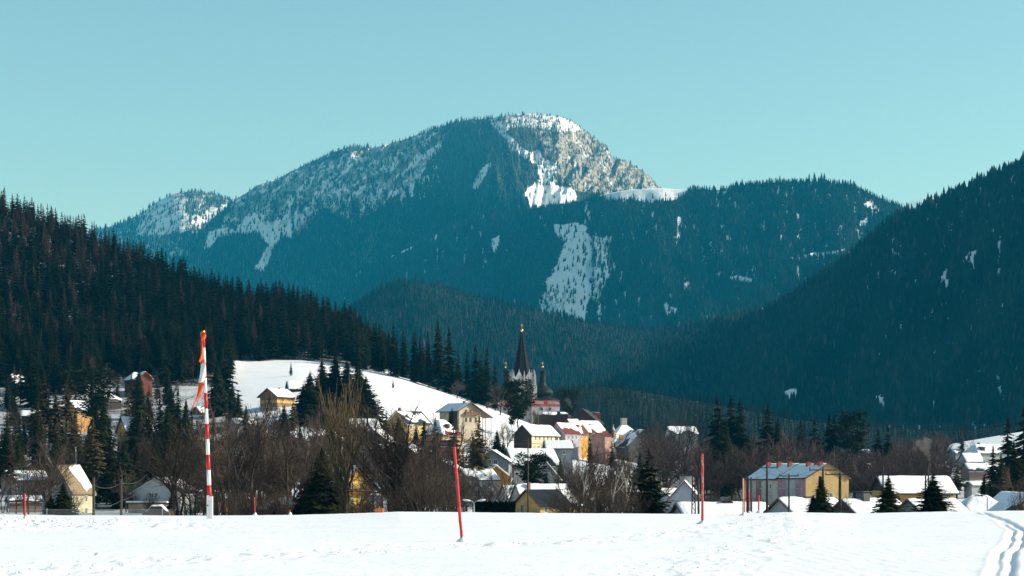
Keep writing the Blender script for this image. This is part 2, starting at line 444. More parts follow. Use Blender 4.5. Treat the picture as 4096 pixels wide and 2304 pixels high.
# ------------------------------------------------------------------ far forests: one merged mesh of small jagged conifers
def cone_template(seed, tiers=3, n=6):
    r = random.Random(seed); V = []; T = []
    for i in range(tiers):
        z0 = .02+.62*i/tiers*1.25; z1 = min(1.0, z0+.55) if i < tiers-1 else 1.0
        rad = .19*(1-z0)**.8
        b = len(V); V.append((0, 0, z1))
        for k in range(n):
            a = k*2*PI/n+r.uniform(-.3, .3)+i; q = rad*r.uniform(.7, 1.3); V.append((q*math.cos(a), q*math.sin(a), z0+r.uniform(-.05, .03)))
        for k in range(n): T.append((b, b+1+k, b+1+(k+1) % n))
    return np.array(V), np.array(T)
CT = [cone_template(200+i, 3, 6) for i in range(4)]
def merged_trees(name, P, H, tint, label, mat=None, templates=CT, wide=1.0):
    Vs = []; Ts = []; Cs = []; base = 0; n = len(P); idx = rng.integers(0, len(templates), n)
    for k, (V, T) in enumerate(templates):
        s = np.where(idx == k)[0]
        if not len(s): continue
        a = rng.random(len(s))*6.28; c, q = np.cos(a)[:, None], np.sin(a)[:, None]
        w = (wide*rng.uniform(.8, 1.25, len(s)))[:, None]
        h = H[s][:, None]
        X = (V[None, :, 0]*c-V[None, :, 1]*q)*h*w+P[s, 0][:, None]; Yy = (V[None, :, 0]*q+V[None, :, 1]*c)*h*w+P[s, 1][:, None]
        Z = V[None, :, 2]*h+P[s, 2][:, None]
        Vs.append(np.stack([X, Yy, Z], 2).reshape(-1, 3))
        Ts.append((T[None]+(np.arange(len(s))*len(V))[:, None, None]+base).reshape(-1, 3)); base += len(s)*len(V)
        Cs.append(np.repeat(np.c_[tint[s], np.ones(len(s))], len(V), 0))
    o = np_obj(name, np.concatenate(Vs), np.concatenate(Ts), mat or M_FAR, attrs={"tint": ('FLOAT_COLOR', np.concatenate(Cs))})
    return tag(o, label, "forest", None, "stuff")
# ================================================================== camera, light, air
cd = bpy.data.cameras.new("camera"); cd.lens = 70; cd.sensor_width = 36; cd.clip_start = .5; cd.clip_end = 40000
cd.shift_y = (HOR-288.0)/1024.0
cam = bpy.data.objects.new("camera", cd); cam.location = (0, 0, CAMZ); cam.rotation_euler = (PI/2, 0, 0); col.objects.link(cam); sc.camera = cam
SUN_EL = 27.0; SUN_AZ = 87.0      # azimuth clockwise from +Y (view direction)
sd = Vs_ = None
sl = bpy.data.lights.new("sun", 'SUN'); sl.energy = 5.0; sl.angle = R(.53); sl.color = (1, .955, .89)
so = bpy.data.objects.new("sun", sl); so.rotation_euler = (R(90-SUN_EL), 0, R(180-SUN_AZ)); so.location = (200, 0, 200); col.objects.link(so)
w = bpy.data.worlds.new("World"); sc.world = w; w.use_nodes = True
nt = w.node_tree; bg = nt.nodes["Background"]
sky = nt.nodes.new("ShaderNodeTexSky"); sky.sky_type = 'NISHITA'; sky.sun_disc = False
sky.sun_elevation = R(SUN_EL); sky.sun_rotation = R(SUN_AZ); sky.altitude = 900; sky.air_density = 1.0; sky.dust_density = 1.6; sky.ozone_density = 1.5
tint = nt.nodes.new("ShaderNodeMix"); tint.data_type = 'RGBA'; tint.blend_type = 'MULTIPLY'; tint.inputs[0].default_value = 1
tint.inputs[7].default_value = (SKYT[0], SKYT[1], SKYT[2], 1)
nt.links.new(sky.outputs[0], tint.inputs[6]); nt.links.new(tint.outputs[2], bg.inputs[0]); bg.inputs[1].default_value = SKYS
sc.view_settings.view_transform = 'Standard'; sc.view_settings.look = 'None'; sc.view_settings.exposure = EXPO; sc.view_settings.gamma = 1
sc.cycles.max_bounces = 5; sc.cycles.diffuse_bounces = 2; sc.cycles.glossy_bounces = 2; sc.cycles.transparent_max_bounces = 8; sc.cycles.volume_bounces = 0
sc.cycles.use_denoising = True
sc.cycles.caustics_reflective = False; sc.cycles.caustics_refractive = False

# ================================================================== near snow field
def seglist(pts): return [(pts[i], pts[i+1]) for i in range(len(pts)-1)]
def dist_path(X, Y, pts):
    D = np.full(X.shape, 1e9)
    for (a, b) in seglist(pts):
        ax, ay = a; bx, by = b; L = (bx-ax)**2+(by-ay)**2
        t = np.clip(((X-ax)*(bx-ax)+(Y-ay)*(by-ay))/L, 0, 1)
        D = np.minimum(D, np.hypot(X-ax-t*(bx-ax), Y-ay-t*(by-ay)))
    return D
def ground_pt(px, py):
    Y = CAMZ*F/(py-HOR); return (PX(px, Y), Y)
CR = [(-300, 514), (0, 514.3), (100, 515), (200, 515.6), (300, 515), (370, 512.8), (400, 511.6), (460, 512.2), (550, 512.6), (640, 513), (720, 513.6), (790, 511.4), (860, 513.2), (960, 511.5), (1024, 510.6), (1300, 511)]
T1 = [ground_pt(*p) for p in [(955, 514.6), (974.4, 515.6), (985, 518), (1002, 524.3), (1013, 531), (1012, 539), (1002, 549), (996, 563), (991, 590)]]
T2 = [ground_pt(*p) for p in [(970, 514.8), (983, 515.6), (996, 520.2), (1013, 526.4), (1023, 532), (1022, 539), (1014, 549), (1008, 563), (1006, 590)]]
def meander(pts, seed, n=7, amp=.25):
    out = []
    for (a, b) in seglist(pts):
        for k in range(n):
            t = k/n; out.append((a[0]+(b[0]-a[0])*t, a[1]+(b[1]-a[1])*t))
    out.append(pts[-1]); A = np.array(out)
    s = np.r_[0, np.cumsum(np.hypot(*np.diff(A, axis=0).T))]
    A[:, 0] += amp*(np.sin(s*.45+seed)+.5*np.sin(s*1.1+seed*2)); return [tuple(q) for q in A]
T1 = meander(T1, 0, amp=.035); T2 = meander(T2, .2, amp=.035)
TR = [ground_pt(*p) for p in [(-60, 582), (60, 570), (140, 561), (240, 556.5), (350, 550), (460, 544), (560, 541), (650, 536), (715, 528), (765, 519.5), (792, 515.2)]]
TRB = [ground_pt(*p) for p in [(640, 584), (700, 566), (735, 550), (765, 540), (790, 530), (812, 520), (822, 515)]]
def field_z(X, Y):
    X = np.asarray(X, float); Y = np.asarray(Y, float)
    px = X/np.maximum(Y, 30)*F+512
    crest = np.interp(px, [c[0] for c in CR], [c[1] for c in CR])
    dz = (514.0-crest)/F*100*smooth(50, 98, Y)
    z = dz + .05*fbm(X*.09, Y*.06, 1, 4)*2*smooth(10, 40, Y)
    # wind ripples, low sastrugi
    z += .028*(fbm(X*.35, Y*.9, 2, 4))*2
    z += .010*fbm(X*2.2, Y*3.0, 3, 3)*2
    # tracks
    for T in (T1, T2):
        d = dist_path(X, Y, T); z -= .085*np.exp(-(d/.10)**2); z += .012*np.exp(-((d-.22)/.07)**2)
    # churned band crossing the field and its lumps
    d = dist_path(X, Y, TR); m = np.exp(-(d/1.6)**2)
    z += m*(.09*np.maximum(fbm(X*2.2, Y*1.0, 5, 4), -.05)*2+.05*fbm(X*5, Y*4, 6, 3)) - .02*np.exp(-((d-.8)/.5)**2)
    d = dist_path(X, Y, TRB); m = np.exp(-(d/1.5)**2)
    z += m*(.07*np.maximum(fbm(X*2.6, Y*1.2, 8, 4), -.03)*2)
    
    # clods on the left
    m = smooth(-9.5, -13, X+ (Y-80)*.2)*smooth(66, 72, Y)*smooth(97, 88, Y)
    z += m*(.32*np.maximum(fbm(X*1.6, Y*.9, 9, 4)-.02, 0)+.05*fbm(X*5, Y*5, 10, 2))
    # groomed strip: fine ribs across, on the right
    g = smooth(640, 760, px)*smooth(975, 940, px)*smooth(.02, .2, fbm(X*.16, Y*.30, 14, 3)+.12)*smooth(98, 80, Y)
    z += g*.0035*np.sin(X*2*PI/.42+1.2*fbm(X*.3, Y*.3, 15, 2))
    k = np.maximum(Y-98, 0)
    z -= .0035*k*k
    return z
pys = np.r_[np.arange(586, 513, -.28)]
rowsY = np.r_[-60, -40, -20, -5, 5, 14, 22, 28, CAMZ*F/(pys-HOR), np.arange(103.2, 118, .8)]
colp = np.arange(-260, 1290, 1.7)
PXg, Yg = np.meshgrid(colp, rowsY); Xg = (PXg-512)/F*np.maximum(Yg, 30)
Zg = field_z(Xg, Yg)
def snow_mat():
    m, nt, b = new_mat("field_snow")
    f, _ = noise(nt, .25, 6, .6)
    nt.links.new(mixc(nt, ramp(nt, f, .3, .7), (.83, .84, .86), (.89, .895, .905)), b.inputs['Base Color'])
    b.inputs['Roughness'].default_value = .6; b.inputs['Specular IOR Level'].default_value = .25
    f2, _ = noise(nt, 3.2, 5, .65, scl=(1, .55, 1)); bump(nt, b, f2, .45, .06)
    return m
M_FIELD = snow_mat()
o = np_obj("snow_field", np.stack([Xg, Yg, Zg], 2).reshape(-1, 3), grid_faces(*Xg.shape), M_FIELD, smooth_=True)
tag(o, "wide sunlit snow field with ski tracks in front of the village", "snow field", None, "structure")

# ================================================================== village ground and left hill
GD = [106, 130, 200, 300, 400, 470, 550, 650, 750, 850, 1000, 1200, 1500]
Z0 = [-.75, -1.7, -3.0, -4.2, -5.2]
GP = {-400: [512, 478, 450, 418, 385, 312, 190, 170], -200: [512, 480, 455, 425, 392, 315, 185, 165], 0: [512, 485, 458, 428, 396, 335, 217, 205], 100: [512, 487, 460, 430, 398, 345, 255, 243], 200: [512, 488, 460, 428, 397, 352, 297, 285],
      240: [512, 489, 461, 425, 390, 361, 308, 300], 300: [512, 490, 460, 418, 384, 361, 314, 312], 350: [512, 492, 465, 424, 388, 366, 337, 340], 400: [512, 494, 468, 430, 397, 376, 378, 392],
      450: [512, 496, 470, 438, 410, 393, 400, 415], 500: [512, 498, 473, 447, 426, 412, 419, 430], 550: [512, 500, 476, 453, 440, 431, 432, 440], 600: [512, 502, 480, 461, 451, 445, 443, 446],
      700: [512, 505, 492, 480, 472, 462, 455, 450], 850: [512, 507, 500, 494, 488, 478, 466, 458], 920: [512, 504, 494, 484, 476, 466, 457, 453], 950: [512, 500, 488, 475, 466, 454, 446, 444],
      1024: [512, 500, 485, 470, 456, 441, 434, 431], 1300: [512, 500, 485, 465, 445, 425, 415, 412]}
gpx = np.arange(-400, 1301, 5.0); gY = np.arange(106, 1501, 4.0)
_c = []
for kx in sorted(GP):
    zz = Z0+[PZ(p, y) for p, y in zip(GP[kx], GD[5:])]
    _c.append(np.interp(gY, GD, zz))
_c = np.array(_c); ks = sorted(GP)
GZ = np.array([np.interp(gpx, ks, _c[:, j]) for j in range(len(gY))])     # rows Y, cols px
for _ in range(3):
    GZ[1:-1] = (GZ[:-2]+2*GZ[1:-1]+GZ[2:])/4; GZ[:, 1:-1] = (GZ[:, :-2]+2*GZ[:, 1:-1]+GZ[:, 2:])/4
def G(X, Y):
    X = np.asarray(X, float); Y = np.asarray(Y, float)
    px = np.clip(X/np.maximum(Y, 1)*F+512, gpx[0], gpx[-1]-.01); yy = np.clip(Y, gY[0], gY[-1]-.01)
    i = (px-gpx[0])/5.0; j = (yy-gY[0])/4.0; i0 = i.astype(int); j0 = j.astype(int); fi = i-i0; fj = j-j0
    z = (GZ[j0, i0]*(1-fi)+GZ[j0, i0+1]*fi)*(1-fj)+(GZ[j0+1, i0]*(1-fi)+GZ[j0+1, i0+1]*fi)*fj
    return z+.5*fbm(X*.03, Y*.03, 21, 3)*smooth(120, 220, Y)+.12*fbm(X*.25, Y*.25, 22, 3)*smooth(110, 150, Y)
def Gs(X, Y): return float(G(np.array([X]), np.array([Y]))[0])
cp = np.arange(-400, 1300, 3.0); ry = np.r_[np.arange(106, 300, 4), np.arange(300, 1500, 2.5)]
PXg, Yg = np.meshgrid(cp, ry); Xg = (PXg-512)/F*Yg; Zg = G(Xg, Yg)
PYg = HOR-(Zg-CAMZ)*F/Yg
fo = smooth(.38, .6, fbm(Xg*.02, Yg*.02, 25, 4)+.5)*.9
meadow = inpoly(PXg, PYg, [(228, 361), (300, 360), (352, 365), (375, 369), (400, 374), (425, 384), (452, 393), (472, 400), (520, 417), (560, 431), (540, 433), (500, 432), (470, 425), (430, 420), (400, 425), (370, 418), (310, 412), (232, 415)])
hill = (Yg > 985) & (PXg < 470) & ~meadow | ((PXg < 230) & (Yg > 880))
fo = np.where(meadow, 0, fo*.75)*smooth(1000, 420, np.where(PXg > 640, Yg, 800)+0*Yg)
fo = np.where(hill, .97, np.clip(fo, 0, 1))
dk = smooth(140, 200, Yg)*smooth(480, 400, Yg)*.5
fo = np.maximum(fo, dk)
fo = np.maximum(fo, smooth(240, 215, PXg)*smooth(430, 480, Yg)*(.55+.9*fbm(Xg*.05, Yg*.05, 27, 4)))
fo = np.clip(fo, 0, 1)
fo = np.where((PXg > 640) & (Yg > 520) & (PXg < 935), .75, fo)
M_GROUND = terrain_mat("village_snow", nscale=.12, bumpd=.25, bumps=.5, floorc=(.045, .038, .032), floor_snow=.12)
o = np_obj("ground", np.stack([Xg, Yg, Zg], 2).reshape(-1, 3), grid_faces(*Xg.shape), M_GROUND, smooth_=True,
           attrs={"rock": ('FLOAT', np.zeros(Xg.size)), "forest": ('FLOAT', fo.ravel())})
tag(o, "snowy village ground rising to the meadow and wooded hill on the left", "ground", None, "structure")
# deep base sheet reaching the horizon
base = np.array([[-14000, 1450, -14], [14000, 1450, -14], [14000, 15000, -14], [-14000, 15000, -14]], float)
# ================================================================== mountains
class Layer:
    def __init__(s, sky, Yr, Yf, foot, px0, px1, ncol, nrow, flat=.35, rib=.0, ribs=40., seed=0, back=.5, nback=10, far=1.0, crag=None):
        s.crag = crag; s.far = far; Yr = [(a, b*far) for a, b in Yr]; Yf = [(a, b*far) for a, b in Yf]; rib *= far
        s.sky, s.Yr, s.Yf, s.foot, s.rib, s.ribs, s.seed, s.flat = sky, Yr, Yf, foot, rib, ribs, seed, flat
        s.px0, s.px1, s.nc, s.nr, s.back, s.nb = px0, px1, ncol, nrow, back, nback
    def fpy(s, px): return np.interp(px, *zip(*s.sky))
    def Y(s, px, t):
        yr = np.interp(px, *zip(*s.Yr)); yf = np.interp(px, *zip(*s.Yf))
        u = (1-s.flat)*t+s.flat*t**5
        rb = (fbm(px/s.ribs, t*3.0+px*.004, s.seed, 5, .55)*2)*s.rib*np.sin(PI*np.clip(t, 0, 1))**.6
        if s.crag is not None:
            px = px+0*t; py = np.interp(px, *zip(*s.foot))*(1-t)+s.fpy(px)*t; c = s.crag(px, py)
            r1 = 1-2*np.abs(fbm(px/13.0+.5*py/13.0, py/22.0, s.seed+5, 3)*2); r2 = fbm(px/3.2, py/4.5, s.seed+6, 3)*2
            rb = rb+c*(120*r1*s.far/1.5+14*r2)
        return yf+(yr-yf)*u+rb
    def point(s, px, py):
        f = np.interp(px, *zip(*s.foot)); k = s.fpy(px); t = np.clip((f-py)/(f-k), 0, 1)
        Y = s.Y(px, t); return (px-512)/F*Y, Y, CAMZ+(HOR-py)/F*Y
    def mesh(s, name, mat, rock, forest, label, wiggle=.0):
        px = np.linspace(s.px0, s.px1, s.nc); t = np.linspace(0, 1, s.nr)
        P, T = np.meshgrid(px, t); f = np.interp(P, *zip(*s.foot)); k = s.fpy(P)
        k = k+wiggle*fbm(P*.35, P*0+s.seed, s.seed+3, 4)*2
        py = f+(k-f)*T; Y = s.Y(P, T)
        X = (P-512)/F*Y; Z = CAMZ+(HOR-py)/F*Y
        ra = rock(P, py); fa = forest(P, py)
        # the far side falls away behind the ridge
        Xb = []; Yb = []; Zb = []
        for q in range(1, s.nb+1):
            d = (q*q*.5+q)*12.0*s.far; yb = Y[-1]+d; Xb.append((px-512)/F*yb); Yb.append(yb); Zb.append(Z[-1]-d*s.back*(.4+q/s.nb))
        X = np.vstack([X]+[b[None] for b in Xb]); Yy = np.vstack([Y]+[b[None] for b in Yb]); Z = np.vstack([Z]+[b[None] for b in Zb])
        ra = np.vstack([ra]+[ra[-1:]]*s.nb); fa = np.vstack([fa]+[fa[-1:]]*s.nb)
        o = np_obj(name, np.stack([X, Yy, Z], 2).reshape(-1, 3), grid_faces(*X.shape), mat, smooth_=True, attrs={"rock": ('FLOAT', ra.ravel()), "forest": ('FLOAT', fa.ravel())})
        return tag(o, label, "mountain", None, "structure")
def scatter(L, px0, px1, py0, py1, sx, sy, dens, hfun, tfun, edge=2.0):
    """trees stand on the slope: jittered positions, kept by density"""
    gx, gy = np.meshgrid(np.arange(px0, px1, sx), np.arange(py0, py1, sy))
    gx = (gx+rng.uniform(-.5, .5, gx.shape)*sx+(np.arange(gx.shape[0])[:, None] % 2)*sx*.5).ravel(); gy = (gy+rng.uniform(-.6, .6, gy.shape)*sy).ravel()
    k = (gy > L.fpy(gx)+.4) & (gy < np.interp(gx, *zip(*L.foot))) & (rng.random(gx.size) < dens(gx, gy))
    gx, gy = gx[k], gy[k]
    X, Y, Z = L.point(gx, gy)
    # a row right on the ridge
    ex = np.arange(px0, px1, sx*.8); ex = ex+rng.uniform(-.5, .5, ex.size)*sx; ey = L.fpy(ex)+.3
    k = rng.random(ex.size) < np.minimum(1, dens(ex, ey+edge)*1.0); ex, ey = ex[k], ey[k]
    a, b, c = L.point(ex, ey)
    X, Y, Z = np.r_[X, a], np.r_[Y, b], np.r_[Z, c]; gx, gy = np.r_[gx, ex], np.r_[gy, ey]
    H = L.far*hfun(gx, gy)*(.72+.75*(fbm(gx*.05, gy*.05, 83, 3)+.5))*rng.uniform(.6, 1.25, gx.size)*(1+.5*(rng.random(gx.size) > .93)); C = tfun(gx, gy)
    return np.stack([X, Y, Z-.03*H], 1), H, C

c2 = lambda L: [(400+x/6.44, 100+y/6.44) for x, y in L]          # crop coordinates of the summit
c1 = lambda L: [(75+x/6.44, 100+y/6.44) for x, y in L]
c3 = lambda L: [(675+x/5.27, 150+y/5.27) for x, y in L]
q = lambda L: [(x/2.5156, y/2.5156) for x, y in L]
# --- A0: the knob on the left
A0 = Layer(q([(-100, 640), (250, 577), (300, 563), (350, 540), (400, 504), (440, 486), (490, 480), (540, 489), (590, 508), (660, 520), (760, 560)]),
           [(0, 8800), (200, 8300), (300, 8200)], [(0, 7300), (300, 7000)], [(-100, 330), (300, 330)], -60, 300, 240, 90, rib=160, ribs=26, seed=31, far=1.5)
# --- A: the big mountain
A = Layer(q([(480, 640), (520, 570), (590, 504), (650, 465), (700, 448), (760, 417), (830, 386), (880, 370), (940, 371), (1010, 353), (1080, 328), (1150, 305), (1230, 298), (1290, 288), (1340, 286), (1400, 292), (1440, 305), (1470, 330), (1500, 350), (1525, 370), (1540, 396), (1580, 407), (1620, 432), (1660, 472), (1720, 520), (1800, 600)]),
          [(190, 7700), (300, 7250), (400, 6750), (500, 6250), (560, 6250), (620, 6500), (720, 6800)], [(190, 6500), (400, 5500), (500, 5300), (600, 5200), (720, 5300)], [(180, 330), (720, 335)], 190, 716, 620, 260, flat=.3, rib=130, ribs=17, seed=41, far=1.5, crag=lambda a, b: np.clip(smooth(548, 575, a)*smooth(205, 192, b)+smooth(235, 215, b)*smooth(430, 400, a)*.8+smooth(440, 400, a)*.25, 0, 1))
# --- A2: wooded shoulder and the hill on the right
A2 = Layer([(200, 335), (260, 322), (330, 285), (400, 252), (450, 228), (490, 212), (525, 210), (560, 206.5), (588, 199), (600, 195), (630, 189.5), (660, 188.2), (690, 190), (720, 190), (735, 186), (780, 182), (815, 181.5), (850, 185), (870, 194.5), (895, 205), (930, 222), (1000, 260)],
           [(200, 6300), (400, 5700), (520, 5450), (620, 4850), (700, 4700), (900, 4400), (1000, 4300)], [(200, 5300), (400, 4900), (520, 4500), (620, 3950), (700, 3800), (1000, 3500)], [(200, 345), (1000, 345)], 200, 1000, 560, 150, flat=.15, rib=120, ribs=30, seed=51, far=1.5)
# --- B: the middle ridge climbing into the right hand mountain
B = Layer(q([(760, 900), (860, 800), (900, 765), (920, 752), (960, 724), (1020, 708), (1100, 716), (1200, 748), (1300, 772), (1400, 797), (1500, 815), (1560, 824), (1650, 832), (1750, 823), (1850, 799), (1930, 775), (1980, 747), (2030, 712), (2120, 652), (2180, 603), (2250, 548), (2350, 507), (2430, 471), (2500, 437), (2576, 406), (2700, 350), (3000, 250)]),
          [(300, 3500), (560, 3500), (650, 3500), (750, 3250), (850, 2950), (1024, 2550), (1200, 2300)], [(300, 2700), (560, 2650), (650, 2600), (800, 2200), (1024, 1750), (1200, 1600)], [(300, 432), (500, 440), (1200, 440)], 300, 1190, 620, 200, flat=.12, rib=75, ribs=36, seed=61, far=1.35)
# --- C: low forest band behind the village
C = Layer([(440, 420), (500, 402), (540, 392), (556, 390), (596, 386), (636, 390), (676, 398), (715, 404), (795, 420), (874, 427), (954, 431), (1024, 425), (1200, 410)],
          [(440, 2100), (1200, 1950)], [(440, 1750), (1200, 1600)], [(440, 470), (1200, 470)], 440, 1190, 300, 40, flat=.1, rib=20, ribs=40, seed=71)
# --- Z: far snow ridge
Z_ = Layer([(840, 235), (880, 214), (895, 207), (905, 203), (915, 200), (925, 197), (935, 196.5), (960, 200), (1010, 215)], [(840, 11500), (1010, 11500)], [(840, 10300), (1010, 10300)], [(840, 300), (1010, 300)], 840, 1010, 80, 30, seed=81, rib=60, far=1.6)

wx = lambda P, Q, s: P+3.2*fbm(P*.16, Q*.16, 301+s, 4)*2
wy = lambda P, Q, s: Q+3.2*fbm(P*.16, Q*.16, 351+s, 4)*2
PISTE = [(488, 120), (500, 121), (510, 127), (505, 133), (515, 140), (520, 146), (530, 152), (540, 150), (545, 160), (556, 163), (556, 185), (560, 186), (575, 190), (577, 196), (575, 205), (530, 208), (526, 197), (526, 194), (527, 188), (533, 184), (537, 178), (537, 165), (520, 155), (510, 148), (507, 140), (498, 132), (492, 124)]
STRIP = [(473, 190), (474, 180), (485, 165), (493, 162), (487, 172), (479, 188)]
SHOULD = [(530, 122), (560, 118), (585, 120), (600, 140), (615, 155), (640, 163), (668, 192), (640, 196), (600, 195), (575, 190), (562, 180), (556, 163), (545, 150)]
TOPS = [(488, 119), (520, 112), (590, 116), (600, 128), (560, 132), (530, 128), (505, 128)]
SCREE = c1([(1385, 700), (1410, 830), (1400, 900), (1330, 880), (1290, 920), (1260, 1030), (1210, 1100), (1150, 1090), (1200, 1020), (1240, 940), (1180, 850), (1100, 860), (1000, 860), (920, 890), (870, 960), (830, 960), (860, 850), (960, 820), (1030, 850), (1130, 710), (1230, 760), (1250, 790), (1330, 760)])
ROCKL = c1([(1020, 640), (1100, 570), (1180, 520), (1400, 460), (1700, 370), (2000, 270), (2254, 200), (2400, 210), (2350, 330), (2200, 520), (2100, 580), (1950, 700), (1800, 800), (1600, 700), (1500, 830), (1430, 900), (1380, 720), (1250, 800), (1150, 720), (1000, 860), (940, 820), (1000, 700)])
KSNOW = c1([(560, 640), (500, 760), (400, 800), (380, 880), (560, 870), (720, 840), (900, 770), (1010, 690), (1010, 670), (860, 700), (820, 750), (700, 720), (600, 740), (520, 720), (620, 600)])
BIGP = c2([(980, 815), (1140, 785), (1190, 800), (1210, 880), (1240, 880), (1360, 870), (1370, 1080), (1320, 1200), (1290, 1310), (1240, 1290), (1210, 1290), (1190, 1430), (1100, 1420), (960, 1390), (890, 1350), (900, 1290), (940, 1240), (930, 1180), (1000, 1060), (1060, 960), (1070, 915), (1020, 890), (990, 830)])
MEAD2 = [(597, 195), (610, 191), (640, 188), (688, 186), (692, 190), (682, 196), (672, 201), (650, 203), (630, 199), (610, 201)]
SMALLP = [c2([(1695, 1320), (1720, 1300), (1740, 1330), (1795, 1335), (1790, 1385), (1750, 1370), (1715, 1395)]), c2([(1270, 1330), (1295, 1310), (1290, 1390), (1268, 1385)]), c2([(230, 860), (262, 840), (235, 910)]), c2([(590, 900), (640, 870), (635, 940), (600, 1000)]),
          c2([(0, 920), (50, 880), (90, 910), (80, 960), (0, 990)]), c3([(280, 670), (330, 662), (435, 680), (425, 700), (300, 688)]), c3([(195, 660), (245, 632), (258, 655), (215, 668)]), c3([(975, 370), (1018, 365), (1000, 405), (975, 400)]), c3([(1045, 290), (1075, 312), (1110, 318), (1060, 338), (1042, 325)]),
          c3([(605, 560), (650, 570), (735, 535), (770, 540), (895, 522), (890, 540), (740, 560), (660, 585), (610, 578)]), c3([(15, 350), (35, 360), (28, 440), (5, 520)]), c1([(1990, 1000), (2080, 920), (2150, 885), (2175, 960), (2100, 960), (2040, 1010)]), c1([(1500, 1090), (1590, 1005), (1570, 1090), (1430, 1140)])]
BPATCH = [c3([(1395, 680), (1425, 620), (1448, 640), (1440, 755), (1405, 720)]), c3([(1510, 590), (1560, 540), (1612, 515), (1580, 590), (1580, 660), (1550, 600)]), c3([(1700, 480), (1720, 470), (1712, 640), (1700, 720)]), c3([(1060, 1300), (1108, 1270), (1085, 1345), (1065, 1348)]), c3([(570, 1290), (600, 1260), (660, 1262), (650, 1310), (600, 1320)]),
          c3([(1690, 1180), (1712, 1200), (1742, 1345), (1715, 1350)]), c3([(1600, 800), (1640, 785), (1630, 820)]), c3([(1340, 1080), (1385, 1050), (1370, 1110)]), c3([(1775, 600), (1790, 590), (1785, 612)]), c3([(1175, 890), (1195, 880), (1190, 960)])]
def anyp(P, Q, polys, s=0, w=1.0):
    a = P+(wx(P, Q, s)-P)*w; b = Q+(wy(P, Q, s)-Q)*w; r = np.zeros(np.shape(P), bool)
    for p in polys: r |= inpoly(a, b, p)
    return r
def streak(P, Q, s, th, sx=.11, sy=.028): return fbm(P*sx*2.2, Q*sy*2.2, s, 4)+.5 > th
def densA0(P, Q):
    d = np.full(P.shape, .9); d[anyp(P, Q, [KSNOW], 0)] = .28; d[streak(P, Q, 401, .62, .3, .15)] *= .5
    d[(P < 185) & (Q < 215)] *= .45; return d
def densA(P, Q):
    d = np.full(P.shape, .97)
    d[anyp(P, Q, [ROCKL], 1)] = .17; d[anyp(P, Q, [SHOULD], 2, .6)] = .30; k = anyp(P, Q, [SHOULD], 2, .6) & streak(P, Q, 419, .64, .2, .16); d[k] = .7; d[anyp(P, Q, [TOPS], 3, .5)] = .35
    sc_ = anyp(P, Q, [SCREE], 4, 1.1); d[sc_] = .03; d[sc_ & streak(P, Q, 423, .6, .3, .12)] = .5; pi_ = anyp(P, Q, [PISTE, STRIP], 5, .5); d[pi_] = .02; d[pi_ & (Q < 186) & streak(P, Q, 425, .52, .35, .3)] = .55
    k = (P > 540) & (P < 600) & (Q < 133) & (Q > 118); d[k] = np.maximum(d[k], .4)
    k = (P > 590) & streak(P, Q, 411, .6, .3, .15); d[k] = .7
    k = anyp(P, Q, [ROCKL], 1) & (streak(P, Q, 415, .57, .2, .12)); d[k] = .75
    k = (Q < 200) & (P < 440) & streak(P, Q, 421, .66, .3, .1); d[k] *= .35
    d[anyp(P, Q, [c2([(60, 480), (100, 500), (85, 640), (60, 600)]), c2([(0, 560), (30, 580), (10, 720)])], 6, .4)] = .04
    return d
def densA2(P, Q):
    d = np.full(P.shape, .99); bp = anyp(P, Q, [BIGP], 7, 1.1); d[bp] = .05; d[bp & streak(P, Q, 435, .6, .35, .1)] = .3; d[bp & (P > 592) & streak(P, Q, 437, .5, .5, .06)] = .6; d[bp & (P < 575) & (Q > 290) & streak(P, Q, 438, .52, .4, .1)] = .45
    d[anyp(P, Q, [MEAD2], 8, .2)] = .01; d[anyp(P, Q, SMALLP, 9, .6)] = .1
    k = streak(P, Q, 431, .70, .16, .04) & (P > 560); d[k] *= .35
    k = streak(P, Q, 433, .76, .16, .04) & (P < 560); d[k] *= .4
    return d
def densB(P, Q):
    d = np.full(P.shape, .97); d[anyp(P, Q, BPATCH, 10, .7)] = .12
    k = (P > 860) & streak(P, Q, 441, .72, .14, .05); d[k] *= .35
    return d
def fattr(dens, lo=.15, hi=.75, base=1.0):
    def f(P, Q): return smooth(lo, hi, dens(P, Q))*base
    return f
def rockA(P, Q):
    r = np.full(P.shape, .15); r[anyp(P, Q, [ROCKL], 1)] = .45; r[anyp(P, Q, [SHOULD], 2, .6)] = .58
    r[(P > 560) & (Q > 128) & (Q < 200)] = np.maximum(r[(P > 560) & (Q > 128) & (Q < 200)], .56)
    r[anyp(P, Q, [TOPS], 3, .5)] = .38; r[anyp(P, Q, [SCREE, PISTE, STRIP], 4, .4)] = 0
    return r
M_MTN = terrain_mat("mountain_ground", nscale=.0065, bumpd=24, bumps=.8, floor_snow=.02, floorc=(.016, .02, .018))
M_MTN2 = terrain_mat("wooded_ground", nscale=.02, bumpd=8, bumps=.7, floor_snow=.0, floorc=(.012, .016, .013))
A0.mesh("mountain", M_MTN, lambda P, Q: np.full(P.shape, .35), fattr(densA0, .3, .9, .75), "small wooded and snowy knob left of the big mountain")
A.mesh("mountain", M_MTN, rockA, fattr(densA, .45, .9, .9), "big rocky snow streaked mountain with broad rounded summit", wiggle=.7)
A2.mesh("mountain", M_MTN2, lambda P, Q: np.zeros(P.shape), fattr(densA2), "long wooded ridge with a steep bare snow clearing")
B.mesh("mountain", M_MTN2, lambda P, Q: np.zeros(P.shape), fattr(densB), "dark wooded mountain rising at the right edge")
C.mesh("hill", M_MTN2, lambda P, Q: np.zeros(P.shape), lambda P, Q: np.full(P.shape, 1.0), "low forested rise behind the church")
